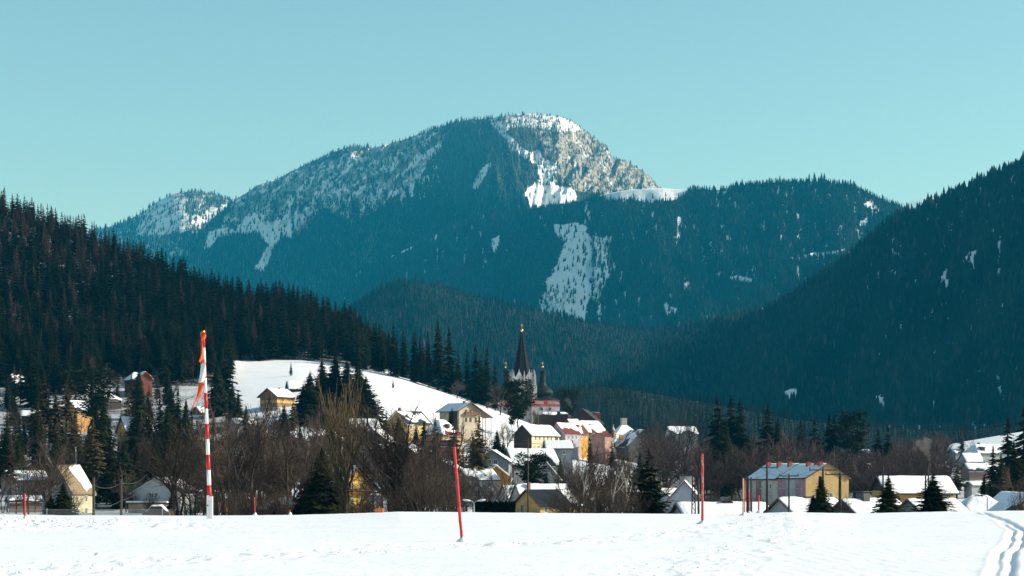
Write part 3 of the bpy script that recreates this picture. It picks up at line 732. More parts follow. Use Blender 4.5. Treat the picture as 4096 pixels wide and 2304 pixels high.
Z_.mesh("snow_ridge", M_MTN, lambda P, Q: np.full(P.shape, .1), lambda P, Q: np.zeros(P.shape), "far pale snow ridge seen over the pass")

def tints(lo, hi, alt=None, pa=.06):
    def f(gx, gy):
        n = len(gx); t = rng.random(n)[:, None]; c = np.array(lo)[None]*(1-t)+np.array(hi)[None]*t
        c = c*(.45+1.25*smooth(-.22, .25, fbm(gx*.022+gy*.01, gy*.013, 79, 4)))[:, None]
        if alt is not None:
            cl = fbm(gx*.06, gy*.08, 77, 3)+.5; k = rng.random(n) < pa*np.clip(cl*4-1, 0, 3); c[k] = np.array(alt)*rng.uniform(.7, 1.2, (k.sum(), 1))
        return c
    return f
def frostA(gx, gy):
    fr = smooth(225, 140, gy+20*fbm(gx*.05, gy*.05, 78, 3))[:, None]; t = rng.random(len(gx))[:, None]
    return np.array([.016, .026, .018])*(1-fr)*(.7+.6*t)+np.array([.11, .135, .145])*fr*(.35+.8*t)
P1, H1, K1 = scatter(A0, 90, 260, 185, 290, 1.9, 1.5, densA0, lambda x, y: np.full(x.shape, 15.), frostA)
P2, H2, K2 = scatter(A, 190, 700, 110, 330, 1.75, 1.35, densA, lambda x, y: np.where(y < 200, 11.5, 13.5)*np.where((x > 560), .8, 1), frostA)
k = P2[:, 1] > 0
merged_trees("forest", np.r_[P1, P2], np.r_[H1, H2], np.r_[K1, K2], "frosted conifer forest covering the big mountain and its knob")
P3, H3, K3 = scatter(A2, 215, 960, 178, 338, 2.0, 1.5, densA2, lambda x, y: np.full(x.shape, 11.), tints((.006, .012, .009), (.016, .025, .018), (.05, .036, .03), .06))
merged_trees("forest", P3, H3, K3, "conifer forest on the long shaded ridge around the snow clearing")
P4, H4, K4 = scatter(B, 320, 1120, 150, 425, 2.2, 1.9, densB, lambda x, y: np.full(x.shape, 9.5), tints((.005, .010, .008), (.014, .022, .014), (.05, .037, .03), .07))
merged_trees("forest", P4, H4, K4, "dark conifer forest on the middle ridge and right hand mountain")
P5, H5, K5 = scatter(C, 450, 1150, 380, 462, 3.2, 2.2, lambda x, y: np.full(x.shape, .97), lambda x, y: np.full(x.shape, 8.5), tints((.005, .010, .006), (.014, .022, .011), (.045, .032, .027), .07))
CT2 = [spruce_geom(300+i, wr=.19, whorls=10, per=5, base=.08) for i in range(4)]
merged_trees("forest", P5, H5, K5, "low band of dark conifers directly behind the village", templates=CT2)
print("far trees", len(P1)+len(P2), len(P3), len(P4), len(P5))

# ================================================================== the air
def haze_box():
    m = bpy.data.materials.new("haze"); m.use_nodes = True; nt = m.node_tree; nt.nodes.clear()
    out = nt.nodes.new("ShaderNodeOutputMaterial"); v = nt.nodes.new("ShaderNodeVolumePrincipled")
    v.inputs['Color'].default_value = (*HAZEC, 1); v.inputs['Density'].default_value = HAZED; v.inputs['Anisotropy'].default_value = HAZEG
    v.inputs['Absorption Color'].default_value = (*HAZEA, 1)
    nt.links.new(v.outputs[0], out.inputs['Volume'])
    b = MB(); b.box(-6500, 6500, -120, 19500, -18, 3100)
    o = b.obj("haze", m); return tag(o, "thin blue green winter haze filling the valley", "haze", None, "stuff")
haze_box()
# ================================================================== houses
DARKW = (.035, .024, .018); SLATE = (.05, .055, .06); BROWNR = (.14, .09, .06); REDW = (.30, .035, .03)
M_FRAME = plain("window_frame_paint", (.75, .74, .70), .5); M_FRAMED = plain("window_frame_brown", (.09, .05, .03), .6)
M_BRICK = plain("chimney_brick", (.22, .09, .06), .85, var=.3, scale=8); M_CONC = plain("chimney_render", (.35, .33, .31), .9, var=.25, scale=4)
M_TRIM = plain("roof_trim", (.13, .07, .045), .7); M_TRIMR = plain("red_roof_trim", (.33, .06, .045), .7)
M_DARK = plain("dark_metal", (.03, .03, .032), .5)
def window(parent, face, u, zc, ww, wh, w, l, frame=None, name="window", sill=True, bars=1):
    fr = M_FRAME if frame is None else frame
    m = MB(); p = MB(); t = .09
    def put(mb, a0, a1, z0, z1, d0, d1):
        if face == 'F': mb.box(u+a0, u+a1, -d1, -d0, zc+z0, zc+z1)
        elif face == 'R': mb.box(w/2+d0, w/2+d1, u+a0, u+a1, zc+z0, zc+z1)
        elif face == 'L': mb.box(-w/2-d1, -w/2-d0, u+a0, u+a1, zc+z0, zc+z1)
    a, b = ww/2, wh/2
    put(m, -a, -a+t, -b, b, -.02, .06); put(m, a-t, a, -b, b, -.02, .06); put(m, -a+t, a-t, -b, -b+t, -.02, .06); put(m, -a+t, a-t, b-t, b, -.02, .06)
    for k in range(bars):
        x = -a+(k+1)*2*a/(bars+1); put(m, x-.035, x+.035, -b+t, b-t, -.02, .055)
    o = m.obj(name, fr, parent)
    put(p, -a+t, a-t, -b+t, b-t, -.02, .025); p.obj("pane", glass_pane(), o)
    if sill:
        s = MB(); put(s, -a-.08, a+.08, -b-.10, -b-.003, -.02, .14); s.obj("sill", fr, o)
    return o
def slope_z(x, w, zr, rise): return zr-abs(x)/(w/2)*rise
def snow_slab(parent, w, l, zr, rise, over, cover='full', th=.34, seed=0, hip=0.0, y0=None, y1=None, side=None):
    """a lumpy slab of snow lying on both slopes"""
    y0 = -over+.08 if y0 is None else y0; y1 = l+over-.08 if y1 is None else y1
    hw = w/2+over-.06; nu = 29; nv = max(12, int((y1-y0)/.45))
    U = np.linspace(-1, 1, nu); V = np.linspace(0, 1, nv); UU, VV = np.meshgrid(U, V)
    X = UU*hw; Y = y0+(y1-y0)*VV
    T = th*(.75+.9*fbm(X*.35+seed*7, Y*.35, 500+seed, 4)) + .05*fbm(X*1.6, Y*1.6, 510+seed, 3)
    en = np.clip(fbm(Y*.22+seed*3.1, np.sign(X)*5.0+0*Y, 530+seed, 4)*1.6+.12, 0, .5)*(0 if cover in ('thin', 'heavy') else 1)*(1 if w > 6 else .3)
    ee = smooth(1.0-en, .88-en, np.abs(UU)); T *= smooth(0, .07, VV)*smooth(1, .93, VV)*ee*.85+.15
    T = np.where(en > .03, T-(1-ee)*.42*smooth(.02, .08, en), T)
    if cover == 'patch': T = T-.55*th*smooth(.38, .5, 1-(fbm(X*.28+seed, Y*.28, 520+seed, 4)+.5))-.02
    if side == 'R': T = np.where(UU > .02, T, -.3)
    if side == 'L': T = np.where(UU < -.02, T, -.3)
    if cover == 'thin': T = T*.45
    rnd = .12*np.exp(-(UU/.06)**2)
    Z = zr-np.abs(UU)*hw/(w/2)*rise+.16-rnd*th+T
    if hip > 0:
        Z = np.minimum(Z, zr-rise*(1+over/(w/2))+(Y-y0)/hip*rise*1.2+.16+T); Z = np.minimum(Z, zr-rise*(1+over/(w/2))+(y1-Y)/hip*rise*1.2+.16+T)
    n = X.size; Vt = np.stack([X, Y, Z], 2).reshape(-1, 3); Vb = Vt.copy(); Zb = zr-np.abs(UU)*hw/(w/2)*rise+.03
    if hip > 0:
        Zb = np.minimum(Zb, zr-rise*(1+over/(w/2))+(Y-y0)/hip*rise*1.2+.03); Zb = np.minimum(Zb, zr-rise*(1+over/(w/2))+(y1-Y)/hip*rise*1.2+.03)
    Vb[:, 2] = Zb.ravel(); Fg = grid_faces(nv, nu)
    i = lambda r, c: r*nu+c
    E = []
    for c in range(nu-1): E += [(i(0, c), n+i(0, c), n+i(0, c+1), i(0, c+1)), (i(nv-1, c+1), n+i(nv-1, c+1), n+i(nv-1, c), i(nv-1, c))]
    for r_ in range(nv-1): E += [(i(r_+1, 0), n+i(r_+1, 0), n+i(r_, 0), i(r_, 0)), (i(r_, nu-1), n+i(r_, nu-1), n+i(r_+1, nu-1), i(r_+1, nu-1))]
    return np_obj("snow_cover", np.r_[Vt, Vb], np.r_[Fg, np.array(E), Fg[:, ::-1]+n], roof_snow(), parent, smooth_=True)
def house(name, label, cat, px, py, Y, w, l, th, rise, wall_h, wall, roof, cover='full', over=.6, wins=(), chim=(), group=None, hip=0.0, trim=None,
          gable=None, side=None, frame=None, snow_th=.34, base=None, band=None, foot=0.0, seed=None):
    """front gable apex at picture point (px,py), at distance Y. Local frame: gable front at y=0 looking -y, ridge runs +y."""
    X, _, zr = PT(px, py, Y); th = R(th)
    ze = zr-rise
    corners = [(X+math.cos(th)*a-math.sin(th)*b, Y+math.sin(th)*a+math.cos(th)*b) for a in (-w/2, w/2) for b in (0, l)]
    g = min(Gs(a, b) for a, b in corners)-.4
    gz = min(g, ze-wall_h) if wall_h else g
    o = empty(name, (X, Y, gz), th); tag(o, label, cat, group)
    zr -= gz; ze -= gz
    seed = int(px*7+py) % 97 if seed is None else seed
    wl = MB()
    if hip > 0: wl.box(-w/2, w/2, 0, l, 0, ze)
    else: wl.prism([(-w/2, 0), (w/2, 0), (w/2, ze), (0, zr-.02), (-w/2, ze)], 0, l)
    wo = wl.obj("wall", wall, o)
    if gable is not None:      # boarded or differently painted gable field, proud of the wall
        gm, gz0 = gable; zz = ze+gz0; b = MB(); xx = w/2-.003
        if gz0 <= 0: pts = [(-xx, zz), (xx, zz), (xx, ze-.02), (0, zr-.05), (-xx, ze-.02)]
        else: k = (1-gz0/rise)*w/2; pts = [(-k, zz), (k, zz), (0, zr-.05)]
        b.prism(pts, -.04, -.002); b.obj("gable_boards", gm, o)
    if band is not None:
        bm, zb, hh = band; b = MB(); zb = ze+zb
        b.box(-w/2-.06, w/2+.06, -.06, -.002, zb, zb+hh); b.box(w/2+.002, w/2+.06, -.002, l, zb, zb+hh); b.obj("wall_band", bm, o)
    if foot:
        b = MB(); b.box(-w/2-.05, w/2+.05, -.05, l+.05, 0, foot); b.obj("plinth", M_CONC, o)
    # roof
    rb = MB(); k = rise/(w/2); xo = w/2+over; t = .2
    if hip > 0:
        e = ze-over*k; a = hip
        vs = [(-xo, -over, e), (xo, -over, e), (xo, l+over, e), (-xo, l+over, e), (0, min(a, l/2-.05), zr), (0, max(l-a, l/2+.05), zr)]
        vs2 = [(x, y, z+t) for x, y, z in vs]
        rb.add(vs+vs2, [(3, 2, 1, 0), (6, 7, 10), (7, 8, 11, 10), (8, 9, 11), (9, 6, 10, 11), (0, 1, 7, 6), (1, 2, 8, 7), (2, 3, 9, 8), (3, 0, 6, 9)])
    else:
        pr = [(-xo, zr-xo*k), (0, zr), (xo, zr-xo*k), (xo, zr-xo*k+t), (0, zr+t), (-xo, zr-xo*k+t)]
        rb.prism(pr, -over, l+over)
    ro = rb.obj("roof", roof, o)
    if hip == 0 and trim is not None:
        for y in (-over-.05, l+over+.003):
            tb = MB(); tb.prism([(-xo-.02, zr-xo*k-.12), (0, zr-.12), (xo+.02, zr-xo*k-.12), (xo+.02, zr-xo*k+t+.02), (0, zr+t+.02), (-xo-.02, zr-xo*k+t+.02)], y, y+.047)
            tb.obj("verge_board", trim, ro)
    if cover != 'none': snow_slab(ro, w, l, zr, rise, over, cover, snow_th, seed, hip=hip, side=side) 
    for c in chim:
        x, y, cw, ch = c[:4]; m = c[4] if len(c) > 4 else M_BRICK
        cb = MB(); zt = zr+ch; zb = slope_z(x, w, zr, rise)-.3
        cb.box(x-cw/2, x+cw/2, y-cw/2, y+cw/2, zb, zt); cb.box(x-cw/2-.08, x+cw/2+.08, y-cw/2-.08, y+cw/2+.08, zt, zt+.12)
        if ch > .6:
            for sx in (-1, 1): cb.box(x+sx*cw*.3-.06, x+sx*cw*.3+.06, y-cw*.3, y+cw*.3, zt+.12, zt+.4)
            cb.box(x-cw/2-.05, x+cw/2+.05, y-cw/2-.05, y+cw/2+.05, zt+.4, zt+.47)
        cb.obj("chimney", m, ro)
    for wn in wins:
        f, u, dz, ww, wh = wn[:5]
        window(o, f, u, ze+dz, ww, wh, w, l, frame if len(wn) < 6 else wn[5], bars=1 if ww < 1.5 else 2, sill=wh < 2)
    o["_ze"] = ze; o["_zr"] = zr; o["_w"] = w; o["_l"] = l
    return o, ro
def balcony(o, face, u, dz, bw, depth, mat, w=None):
    ze = o["_ze"]; w = o["_w"]; z = ze+dz; b = MB()
    def put(a0, a1, d0, d1, z0, z1):
        if face == 'F': b.box(u+a0, u+a1, -d1, -d0, z+z0, z+z1)
        else: b.box(w/2+d0, w/2+d1, u+a0, u+a1, z+z0, z+z1)
    put(-bw/2, bw/2, 0.003, depth, -.12, 0); put(-bw/2, bw/2, depth-.06, depth, .12, .95)
    put(-bw/2, -bw/2+.06, .01, depth-.06, .12, .95); put(bw/2-.06, bw/2, .01, depth-.06, .12, .95)
    put(-bw/2-.04, bw/2+.04, depth-.1, depth+.05, .95, 1.03)
    n = int(bw/1.2)
    for i in range(n+1): x = -bw/2+.05+i*(bw-.1)/n; put(x-.05, x+.05, depth-.07, depth+.02, 0.0, .95)
    return b.obj("balcony", mat, o)
CREAM = plaster((.72, .60, .38)); CREAM2 = plaster((.5, .43, .31)); WHITE = plaster((.46, .47, .47)); WHITEB = boards((.55, .56, .55), 'z', 6, .15)
ORANGE = plaster((.62, .30, .045)); YEL = plaster((.56, .38, .15), .2); PINK = plaster((.42, .24, .29)); LAV = plaster((.42, .40, .46)); REDP = plaster((.42, .04, .04))
GREY = plaster((.24, .25, .26)); GGREEN = plaster((.18, .21, .18)); PALEG = plaster((.5, .5, .36)); BRICKR = plaster((.30, .10, .06)); GREENP = plaster((.22, .27, .12)); SALMON = plaster((.36, .20, .17))
WOOD = boards((.30, .17, .09), 'x', 6); WOODD = boards((.05, .028, .022), 'x', 6, .5); WOODR = boards((.22, .055, .03), 'x', 6, .3); WOODO = boards((.45, .24, .09), 'x', 6, .25)
RT = tiles(SLATE); RTB = tiles(BROWNR); RTR = tiles((.22, .05, .035)); RTK = tiles((.022, .024, .024), rough=.45)
def row(face, us, dz, ww, wh, *a): return [(face, u, dz, ww, wh, *a) for u in us]

H = {}
# left edge, at the foot of the field
H['steep'], _ = house("clapboard_house", "narrow house with very steep brown roof and grey boarded gable, lower left", "house", 57, 465.6, 430, 7.6, 8.5, -21, 5.6, 5.5, plaster((.62, .55, .36)), tiles((.34, .25, .15)),
    cover='none', over=.45, gable=(boards((.27, .30, .30), 'z', 7, .2), -5), wins=[('F', 0, 1.6, .9, 1.2)]+row('R', (2, 5.5), -1.6, .9, 1.4)+row('R', (2, 5.5), -4.2, .9, 1.4), trim=M_DARK, chim=[(-.3, 7, .6, .3, M_CONC)], side='R', snow_th=.4)
snow_slab(H['steep'].children[2] if H['steep'].children[2].name.startswith('roof') else [c for c in H['steep'].children if c.name.startswith('roof')][0], 7.6, 8.5, H['steep']['_zr'], 5.6, .45, 'patch', .6, 4, y0=3.2, y1=8.8, side='R')
H['white'], _ = house("white_house", "white boarded gable house with a lean-to, left of the striped pole", "house", 156.5, 477.3, 430, 11.2, 9, -14, 3.1, 5, WHITEB, RT, over=.9,
    wins=[('F', -1.1, -.75, .9, 1.05), ('F', -.1, -.75, .9, 1.05)], trim=M_DARK, side='R')
b = MB(); o = H['white']; ze = o["_ze"]
b.box(-5.6, 3.2, -2.2, -.003, 0, ze-2.6); b.obj("annexe", plaster((.42, .30, .22)), o)
b = MB(); b.prism([(-6.0, ze-2.55), (3.6, ze-2.55), (3.6, ze-2.35), (-6.0, ze-2.35)], -2.7, -.01); rf = b.obj("annexe_roof", M_TRIM, o)
np_s = MB(); np_s.box(-5.95, 3.55, -2.65, -.02, ze-2.348, ze-2.0); np_s.obj("snow_cover", roof_snow(), rf)
H['pale'], _ = house("pale_green_house", "pale green block with flat snowy roof directly behind the striped pole", "house", 214, 456.5, 520, 10, 9, -40, .9, 8, PALEG, RT, over=.4, wins=row('R', (2, 5), -2, 1, 1.4)+row('R', (2, 5), -5, 1, 1.4))
H['low1'], _ = house("shed", "low brown shed under snow at the left edge of the village", "shed", 8, 497, 450, 7, 8, -70, 1.0, 3, plaster((.16, .12, .10)), RT, over=.5)
H['back1'], _ = house("grey_roofed_house", "grey roofed house behind the low brown shed at the left edge", "house", 6, 471, 520, 9, 10, -60, 2.4, 5, GREY, RT, cover='thin', over=.5, wins=row('R', (2, 5, 8), -1.5, .9, 1.2))
# upper left, among the trees
H['redb'], _ = house("red_barn", "small red wooden house at the forest edge on the left hill", "house", 145.5, 372.0, 850, 5.6, 6, 25, 2.4, 4, WOODR, RT, over=.7, wins=[('F', 0, .6, .7, .7), ('F', -1.8, -1.6, .9, 1.1)], trim=M_TRIMR, frame=M_FRAMED)
H['redb2'], _ = house("mountain_cabin", "cabin with a wide grey snowy roof left of the red wooden house", "house", 128, 372.8, 860, 9, 8, -60, 3.0, 2.6, WOODD, RT, cover='full', over=.8, hip=3.2)
H['farleft'], _ = house("dark_cabin", "dark cabin with a snowy roof at the left edge below the forest", "house", 12, 374.5, 850, 8, 10, -55, 4.0, 3, WOODD, RT, over=.7, trim=M_TRIM)
H['flat1'], _ = house("hut", "small hut with a slanting white roof, above the brown shrubs at far left", "hut", 22, 411.0, 750, 5, 6.5, -80, 1.8, 2.4, WOODD, RT, over=.5, chim=[(0, 4, .6, .5, M_CONC)])
H['orl'], _ = house("orange_house", "orange walled house half hidden by larches on the left slope", "house", 70, 401, 740, 8, 9, -35, 3.4, 5, plaster((.50, .27, .09)), RT, over=.7, wins=row('R', (2, 5.5), -1.6, 1.1, 1.2), trim=M_TRIM)
H['orl2'], _ = house("snowy_roofed_house", "house with rounded snowy roof between the orange walled house and the cabin", "house", 99, 394, 810, 8, 8, -50, 2.4, 4, WOODD, RT, over=.7, hip=3)
H['blu'], _ = house("tall_hillside_house", "tall grey roofed house with orange walls behind the dark spruces", "house", 122, 417, 640, 9, 9, -60, 4.6, 7, plaster((.58, .33, .08)), RT, cover='thin', over=.6, wins=row('R', (1.5, 4.5, 7.5), -2.0, 1, 1.4)+row('R', (1.5, 4.5, 7.5), -4.8, 1, 1.4))
# meadow chalets
H['chalet'], _ = house("wooden_chalet", "wooden chalet with snowy roof standing in the upper meadow", "chalet", 268.5, 388.6, 780, 8.6, 11, -33, 2.9, 5, WOOD, RT, cover='heavy', over=.95, wins=[('F', -.2, -1.7, 1.3, 1.7, M_FRAMED), ('F', 1.3, -1.7, 1.1, 1.7, M_FRAMED), ('R', 3.5, -1.2, 1.2, 1.3, M_FRAMED), ('R', 7.5, -1.2, 1.2, 1.3, M_FRAMED), ('F', .2, -4.4, 1.0, 1.0), ('R', 3, -4.3, 1.6, 1.1)], trim=M_TRIM, foot=1.8, chim=[(.4, 6, .5, .5)], band=(plaster((.68, .40, .12)), -2.7, 1.0))
H['chalet2'], _ = house("snowy_barn", "snow covered barn roof just behind the wooden meadow chalet", "barn", 288, 381.5, 830, 8, 11, -75, 3.0, 3, WOODD, RT, over=.7)
# the terrace of roofs in the middle of the village
H['red1'], _ = house("russet_house", "russet house with a shallow snowy roof left of the tall poplar", "house", 291, 432, 640, 11, 16, -62, 2.6, 5.5, BRICKR, RT, over=.9, wins=row('R', (3, 7, 11), -1.8, 1.2, 1.3), chim=[(1, 6, .9, .5, M_CONC), (-1, 11, .8, .4, M_CONC)], cover='full')
b = MB(); o = H['red1']; b.box(5.503, 6.1, 3.5, 15.8, 0, o["_ze"]-.6); b.obj("extension", WHITE, o)
H['mid1'], _ = house("snow_roofed_house", "house with bright snowy roof behind the poplar's upper branches", "house", 350, 419.5, 670, 10, 9, -75, 3.2, 4, WOODD, RT, over=.7, wins=row('R', (2, 5), -1.4, 1, 1.1))
H['mid2'], _ = house("dark_gabled_house", "dark gabled house whose long snowy roof slants down between poplar and spreading bare tree", "house", 371, 428, 620, 14, 12, -12, 5.8, 4, plaster((.10, .09, .085)), RT, over=.6, wins=row('F', (-3, 0, 3), -1, 1, 1.2), side='R')
H['mid3'], _ = house("salmon_house", "salmon walled house with a low snowy roof behind the spreading bare tree", "house", 378, 445, 590, 10, 12, -58, 2.2, 5, SALMON, RT, over=.6, wins=row('R', (2, 5, 8), -1.6, 1.1, 1.3), trim=M_TRIM)
H['mid4'], _ = house("ochre_house", "ochre house with a red chimney behind the crown of the spreading bare tree", "house", 397, 411, 700, 10, 12, -40, 4.2, 6, plaster((.50, .34, .14)), RT, over=.7, cover='patch', side='R', wins=row('R', (2, 5, 9), -1.6, 1.1, 1.3)+row('R', (2, 5, 9), -4.2, 1.1, 1.3), chim=[(-.6, 2, .9, .8)])
H['hip1'], _ = house("hipped_house", "orange cornered house under a tall snowy hipped roof with one dormer", "house", 432.5, 420.3, 665, 9.5, 9, -42, 4.5, 3.6, plaster((.52, .30, .12)), RTR, over=.7, hip=3.8, wins=row('R', (2, 4.2, 6.4), -1.3, 1.3, 1.3)+[('F', 2, -1.3, 1.1, 1.3)])
o = H['hip1']; b = MB(); b.box(2.3, 3.6, 3.4, 4.6, o["_zr"]-2.6, o["_zr"]-1.2); b.obj("dormer", WOODD, o)
# chalet with balconies
H['big'], _ = house("balcony_chalet", "cream chalet with wooden balcony and wide eaves below the snowy ridge", "chalet", 469.8, 402.6, 745, 9.5, 13.5, 35, 2.8, 6.8, CREAM2, RT, over=1.2, cover='thin',
    wins=[('F', -1.7, -.6, 1.0, 1.5, M_FRAMED), ('F', .3, -.6, 1.0, 1.5, M_FRAMED), ('F', -1.7, -3.6, 1.0, 1.4, M_FRAMED), ('F', .3, -3.6, 1.0, 1.4, M_FRAMED), ('F', 2.7, -3.6, .9, 1.9, M_FRAMED), ('L', 9.5, -3.2, .9, 1.1)], trim=M_TRIM, chim=[(-.5, 3, .8, .6, M_TRIM)], foot=1.3)
o = H['big']; ze = o["_ze"]; balcony(o, 'F', .6, -1.75, 6.2, 1.1, boards((.22, .09, .05), 'x', 5))
b = MB(); b.box(-4.85, -4.752, 1.2, 7.0, 1.3, ze-.1); b.obj("wood_cladding", WOODD, o)
b = MB(); b.add([(4.8, -1.0, ze+.25), (10.0, -1.0, ze-2.6), (10.0, 6, ze-2.6), (4.8, 6, ze+.25), (4.8, -1.0, ze+.05), (10.0, -1.0, ze-2.8), (10.0, 6, ze-2.8), (4.8, 6, ze+.05)], [(0, 1, 2, 3), (7, 6, 5, 4), (0, 4, 5, 1), (1, 5, 6, 2), (2, 6, 7, 3), (3, 7, 4, 0)]); cp_ = b.obj("carport_roof", M_TRIM, o)
b = MB(); b.box(9.2, 9.4, -.6, -.4, 0, ze-2.5); b.box(9.2, 9.4, 5, 5.2, 0, ze-2.5); b.box(6.6, 6.8, -.6, -.4, 0, ze-1.0); b.obj("carport_post", M_TRIM, o)
# the row of three by the church
H['row1'], _ = house("cream_inn", "long cream building with dark gable, snowy roof and two rows of windows", "inn", 522.8, 425.2, 725, 8.4, 16, -40, 3.6, 6.8, CREAM, RTB, cover='heavy', over=.55, gable=(WOODD, -8), snow_th=.4,
    wins=row('R', (2.2, 4.6, 7.0, 9.2, 11.3), -1.15, .95, 1.5)+[('R', 14.3, -1.15, 2.0, 1.5)]+row('R', (3.9,), -4.3, 1.6, .8)+row('R', (5.6, 11.3, 13.8, 15.2), -5.0, .65, 1.3)+[('F', -.3, .8, 1.1, .5, M_DARK)], trim=M_TRIM, band=(M_TRIM, -3.3, .22))
o = H['row1']; b = MB(); b.box(4.203, 4.27, 1.0, 2.3, o["_ze"]-6.0, o["_ze"]-3.9); b.obj("door", plain("yellow_door", (.55, .33, .06)), o)
b = MB(); b.box(4.203, 4.27, 6.3, 7.2, o["_ze"]-6.0, o["_ze"]-4.0); b.obj("door", M_TRIM, o)
H['row2'], _ = house("lavender_house", "greyish lavender house joined to the long cream building, skylights in its snowy roof", "house", 556.5, 423.2, 738, 8.4, 9, -40, 3.9, 6.8, LAV, RTR, over=.3, wins=row('R', (2.0, 4.4, 6.6), -1.3, .9, 1.4)+row('R', (2.0, 5.6), -4.2, 1.0, 1.6), trim=M_TRIMR, snow_th=.3)
H['row3'], _ = house("orange_townhouse", "bright orange house with red edged snowy roof and a dormer", "house", 567.5, 419.5, 750, 9.6, 6.4, -38, 5.2, 6.5, ORANGE, RTR, over=.45, wins=row('R', (2.2, 4.8), -1.3, .8, 1.6)+[('F', 3, -1.4, .9, 1.4)], trim=M_TRIMR, gable=(REDP, -1.2), snow_th=.28)
o = H['row3']; b = MB(); b.box(2.0, 3.2, 2.2, 3.4, o["_ze"]+1.3, o["_ze"]+3.3); b.obj("dormer", M_TRIMR, o)
H['row4'], _ = house("green_house", "green walled house with a long snowy roof right of the bright orange house", "house", 580, 421.5, 775, 9.5, 10, -48, 4.2, 6, GREENP, RTR, over=.5, wins=row('R', (2.5, 6), -1.3, .8, 1.3), chim=[(1.6, 4, 1.5, -.9, WHITE)], snow_th=.4)
H['row5'], _ = house("dusty_pink_house", "dusty pink house with brick chimney, lowest of the row, partly behind bare branches", "house", 598, 433, 735, 6, 6, -35, 1.2, 6, SALMON, RTR, cover='none', over=.3, wins=row('R', (2, 5), -1.5, .9, 1.3), chim=[(3.2, 5.5, .9, .8)])
H['dark'], _ = house("dark_brown_barn", "big dark brown barn with steep gable rising behind the bright orange house", "barn", 582.6, 409.2, 830, 13, 12, -12, 5.4, 8, WOODD, RT, cover='none', over=.7, wins=[('F', 1.6, -1.2, 1.0, 1.2)], chim=[(-.3, .6, .7, .3)], trim=M_DARK)
o = H['dark']; b = MB(); b.box(-19, -6.51, 2, 9, 0, o["_zr"]-2.6); b.box(-19.3, -6.51, 1.6, 9.4, o["_zr"]-2.6, o["_zr"]-2.3); b.obj("wing", WOODD, o)
b = MB(); b.box(-11.6, -10.4, 4, 5, o["_zr"]-2.3, o["_zr"]-.6); b.obj("chimney", M_DARK, o)
H['redt'], _ = house("red_tower_house", "narrow bright red building with one white framed window behind the dark barn", "house", 593.3, 412.5, 850, 6.0, 6, 0, .5, 8, REDP, RT, cover='thin', over=.15, wins=[('F', 1.0, -1.7, 1.1, 1.5)])
H['low2'], _ = house("long_grey_barn", "low grey building with snow edged roof between church and dark barn", "barn", 540, 412.6, 900, 7, 13, -80, 1.2, 5, plaster((.10, .11, .11)), RT, over=.4, hip=2)
# the hotel with the turret and the slate roof behind
H['hotel'], _ = house("manor_house", "old manor with steep patchy snow roof and big square chimney right of the row", "manor", 643.7, 429.8, 800, 13, 14, 18, 6.2, 8, plaster((.10, .095, .09)), RT, cover='patch', over=.7, wins=[('F', -2, -1.2, 1, 1.3), ('F', 2, -1.2, 1, 1.3)], chim=[(-2.2, .9, .8, -.4)])
o = H['hotel']; zr = o["_zr"]
b = MB(); b.box(-6.0, 4.0, 13, 20, 0, zr-2.5); b.add([(-9.5, 11.5, zr-4.4), (7, 11.5, zr-4.4), (7, 22, zr-4.4), (-9.5, 22, zr-4.4), (-3.2, 16, zr+2.3), (-.8, 16, zr+2.3), (-.8, 18, zr+2.3), (-3.2, 18, zr+2.3)], [(0, 1, 5, 4), (1, 2, 6, 5), (2, 3, 7, 6), (3, 0, 4, 7), (4, 5, 6, 7), (3, 2, 1, 0)]); b.obj("main_roof", tiles(SLATE, snow=1.0), o)
b = MB(); b.box(-3.1, -.9, 16.1, 17.9, zr+2.0, zr+5.0); b.box(-3.25, -.75, 15.95, 18.05, zr+5.0, zr+5.2); b.obj("chimney", M_CONC, o)
b = MB(); b.lathe([(1.5, 0), (1.5, zr-2.5), (1.9, zr-2.5), (.9, zr-1), (.15, zr+1.6), (.03, zr+2.4)], 8, -9.6, 9); b.obj("turret", tiles(SLATE, snow=.6), o)
b = MB(); b.box(-7.2, -5.9, 7.5, 9, zr-4.2, zr-2.0); b.obj("dormer", ORANGE, o)
H['slate'], _ = house("pale_roofed_hall", "long hall with pale snowy roof among bare trees right of the manor", "hall", 668, 427, 930, 9, 13, -78, 3.2, 5, GREY, RT, over=.5)
# grey school and neighbours
H['school'], _ = house("grey_hall", "large grey building with broad bluish snowy roof and dark edges in the village centre", "hall", 508, 449.2, 575, 11.5, 13.5, -72, 4.4, 8, GREY, RTK, over=.7, trim=M_DARK, cover='full', snow_th=.22)
H['school2'], _ = house("gabled_wing", "grey gabled wing with bright attic windows in front of the large grey hall", "house", 492.4, 450.6, 550, 9, 9, -6, 2.9, 7, GREY, RT, over=.8, wins=[('F', -.9, -.2, 1.2, 1.3), ('F', .9, -.2, 1.2, 1.3)], trim=M_DARK)
o = H['school']
for i, x in enumerate((2.0, 4.6, 7.2)):
    b = MB(); zz = o["_zr"]-2.9; b.add([(3.7, x-.9, zz), (3.7, x+.9, zz), (3.7, x, zz+1.3), (2.1, x-.9, zz+.1), (2.1, x+.9, zz+.1), (1.6, x, zz+1.5)], [(0, 1, 2), (0, 3, 4, 1), (1, 4, 5, 2), (3, 0, 2, 5), (4, 3, 5)])
    d = b.obj("dormer", M_FRAME, o); p = MB(); p.add([(3.73, x-.62, zz+.13), (3.73, x+.62, zz+.13), (3.73, x, zz+1.05), (3.69, x-.62, zz+.13), (3.69, x+.62, zz+.13), (3.69, x, zz+1.05)], [(0, 1, 2), (3, 5, 4), (0, 3, 4, 1), (1, 4, 5, 2), (2, 5, 3, 0)]); p.obj("pane", glass_pane(), d)
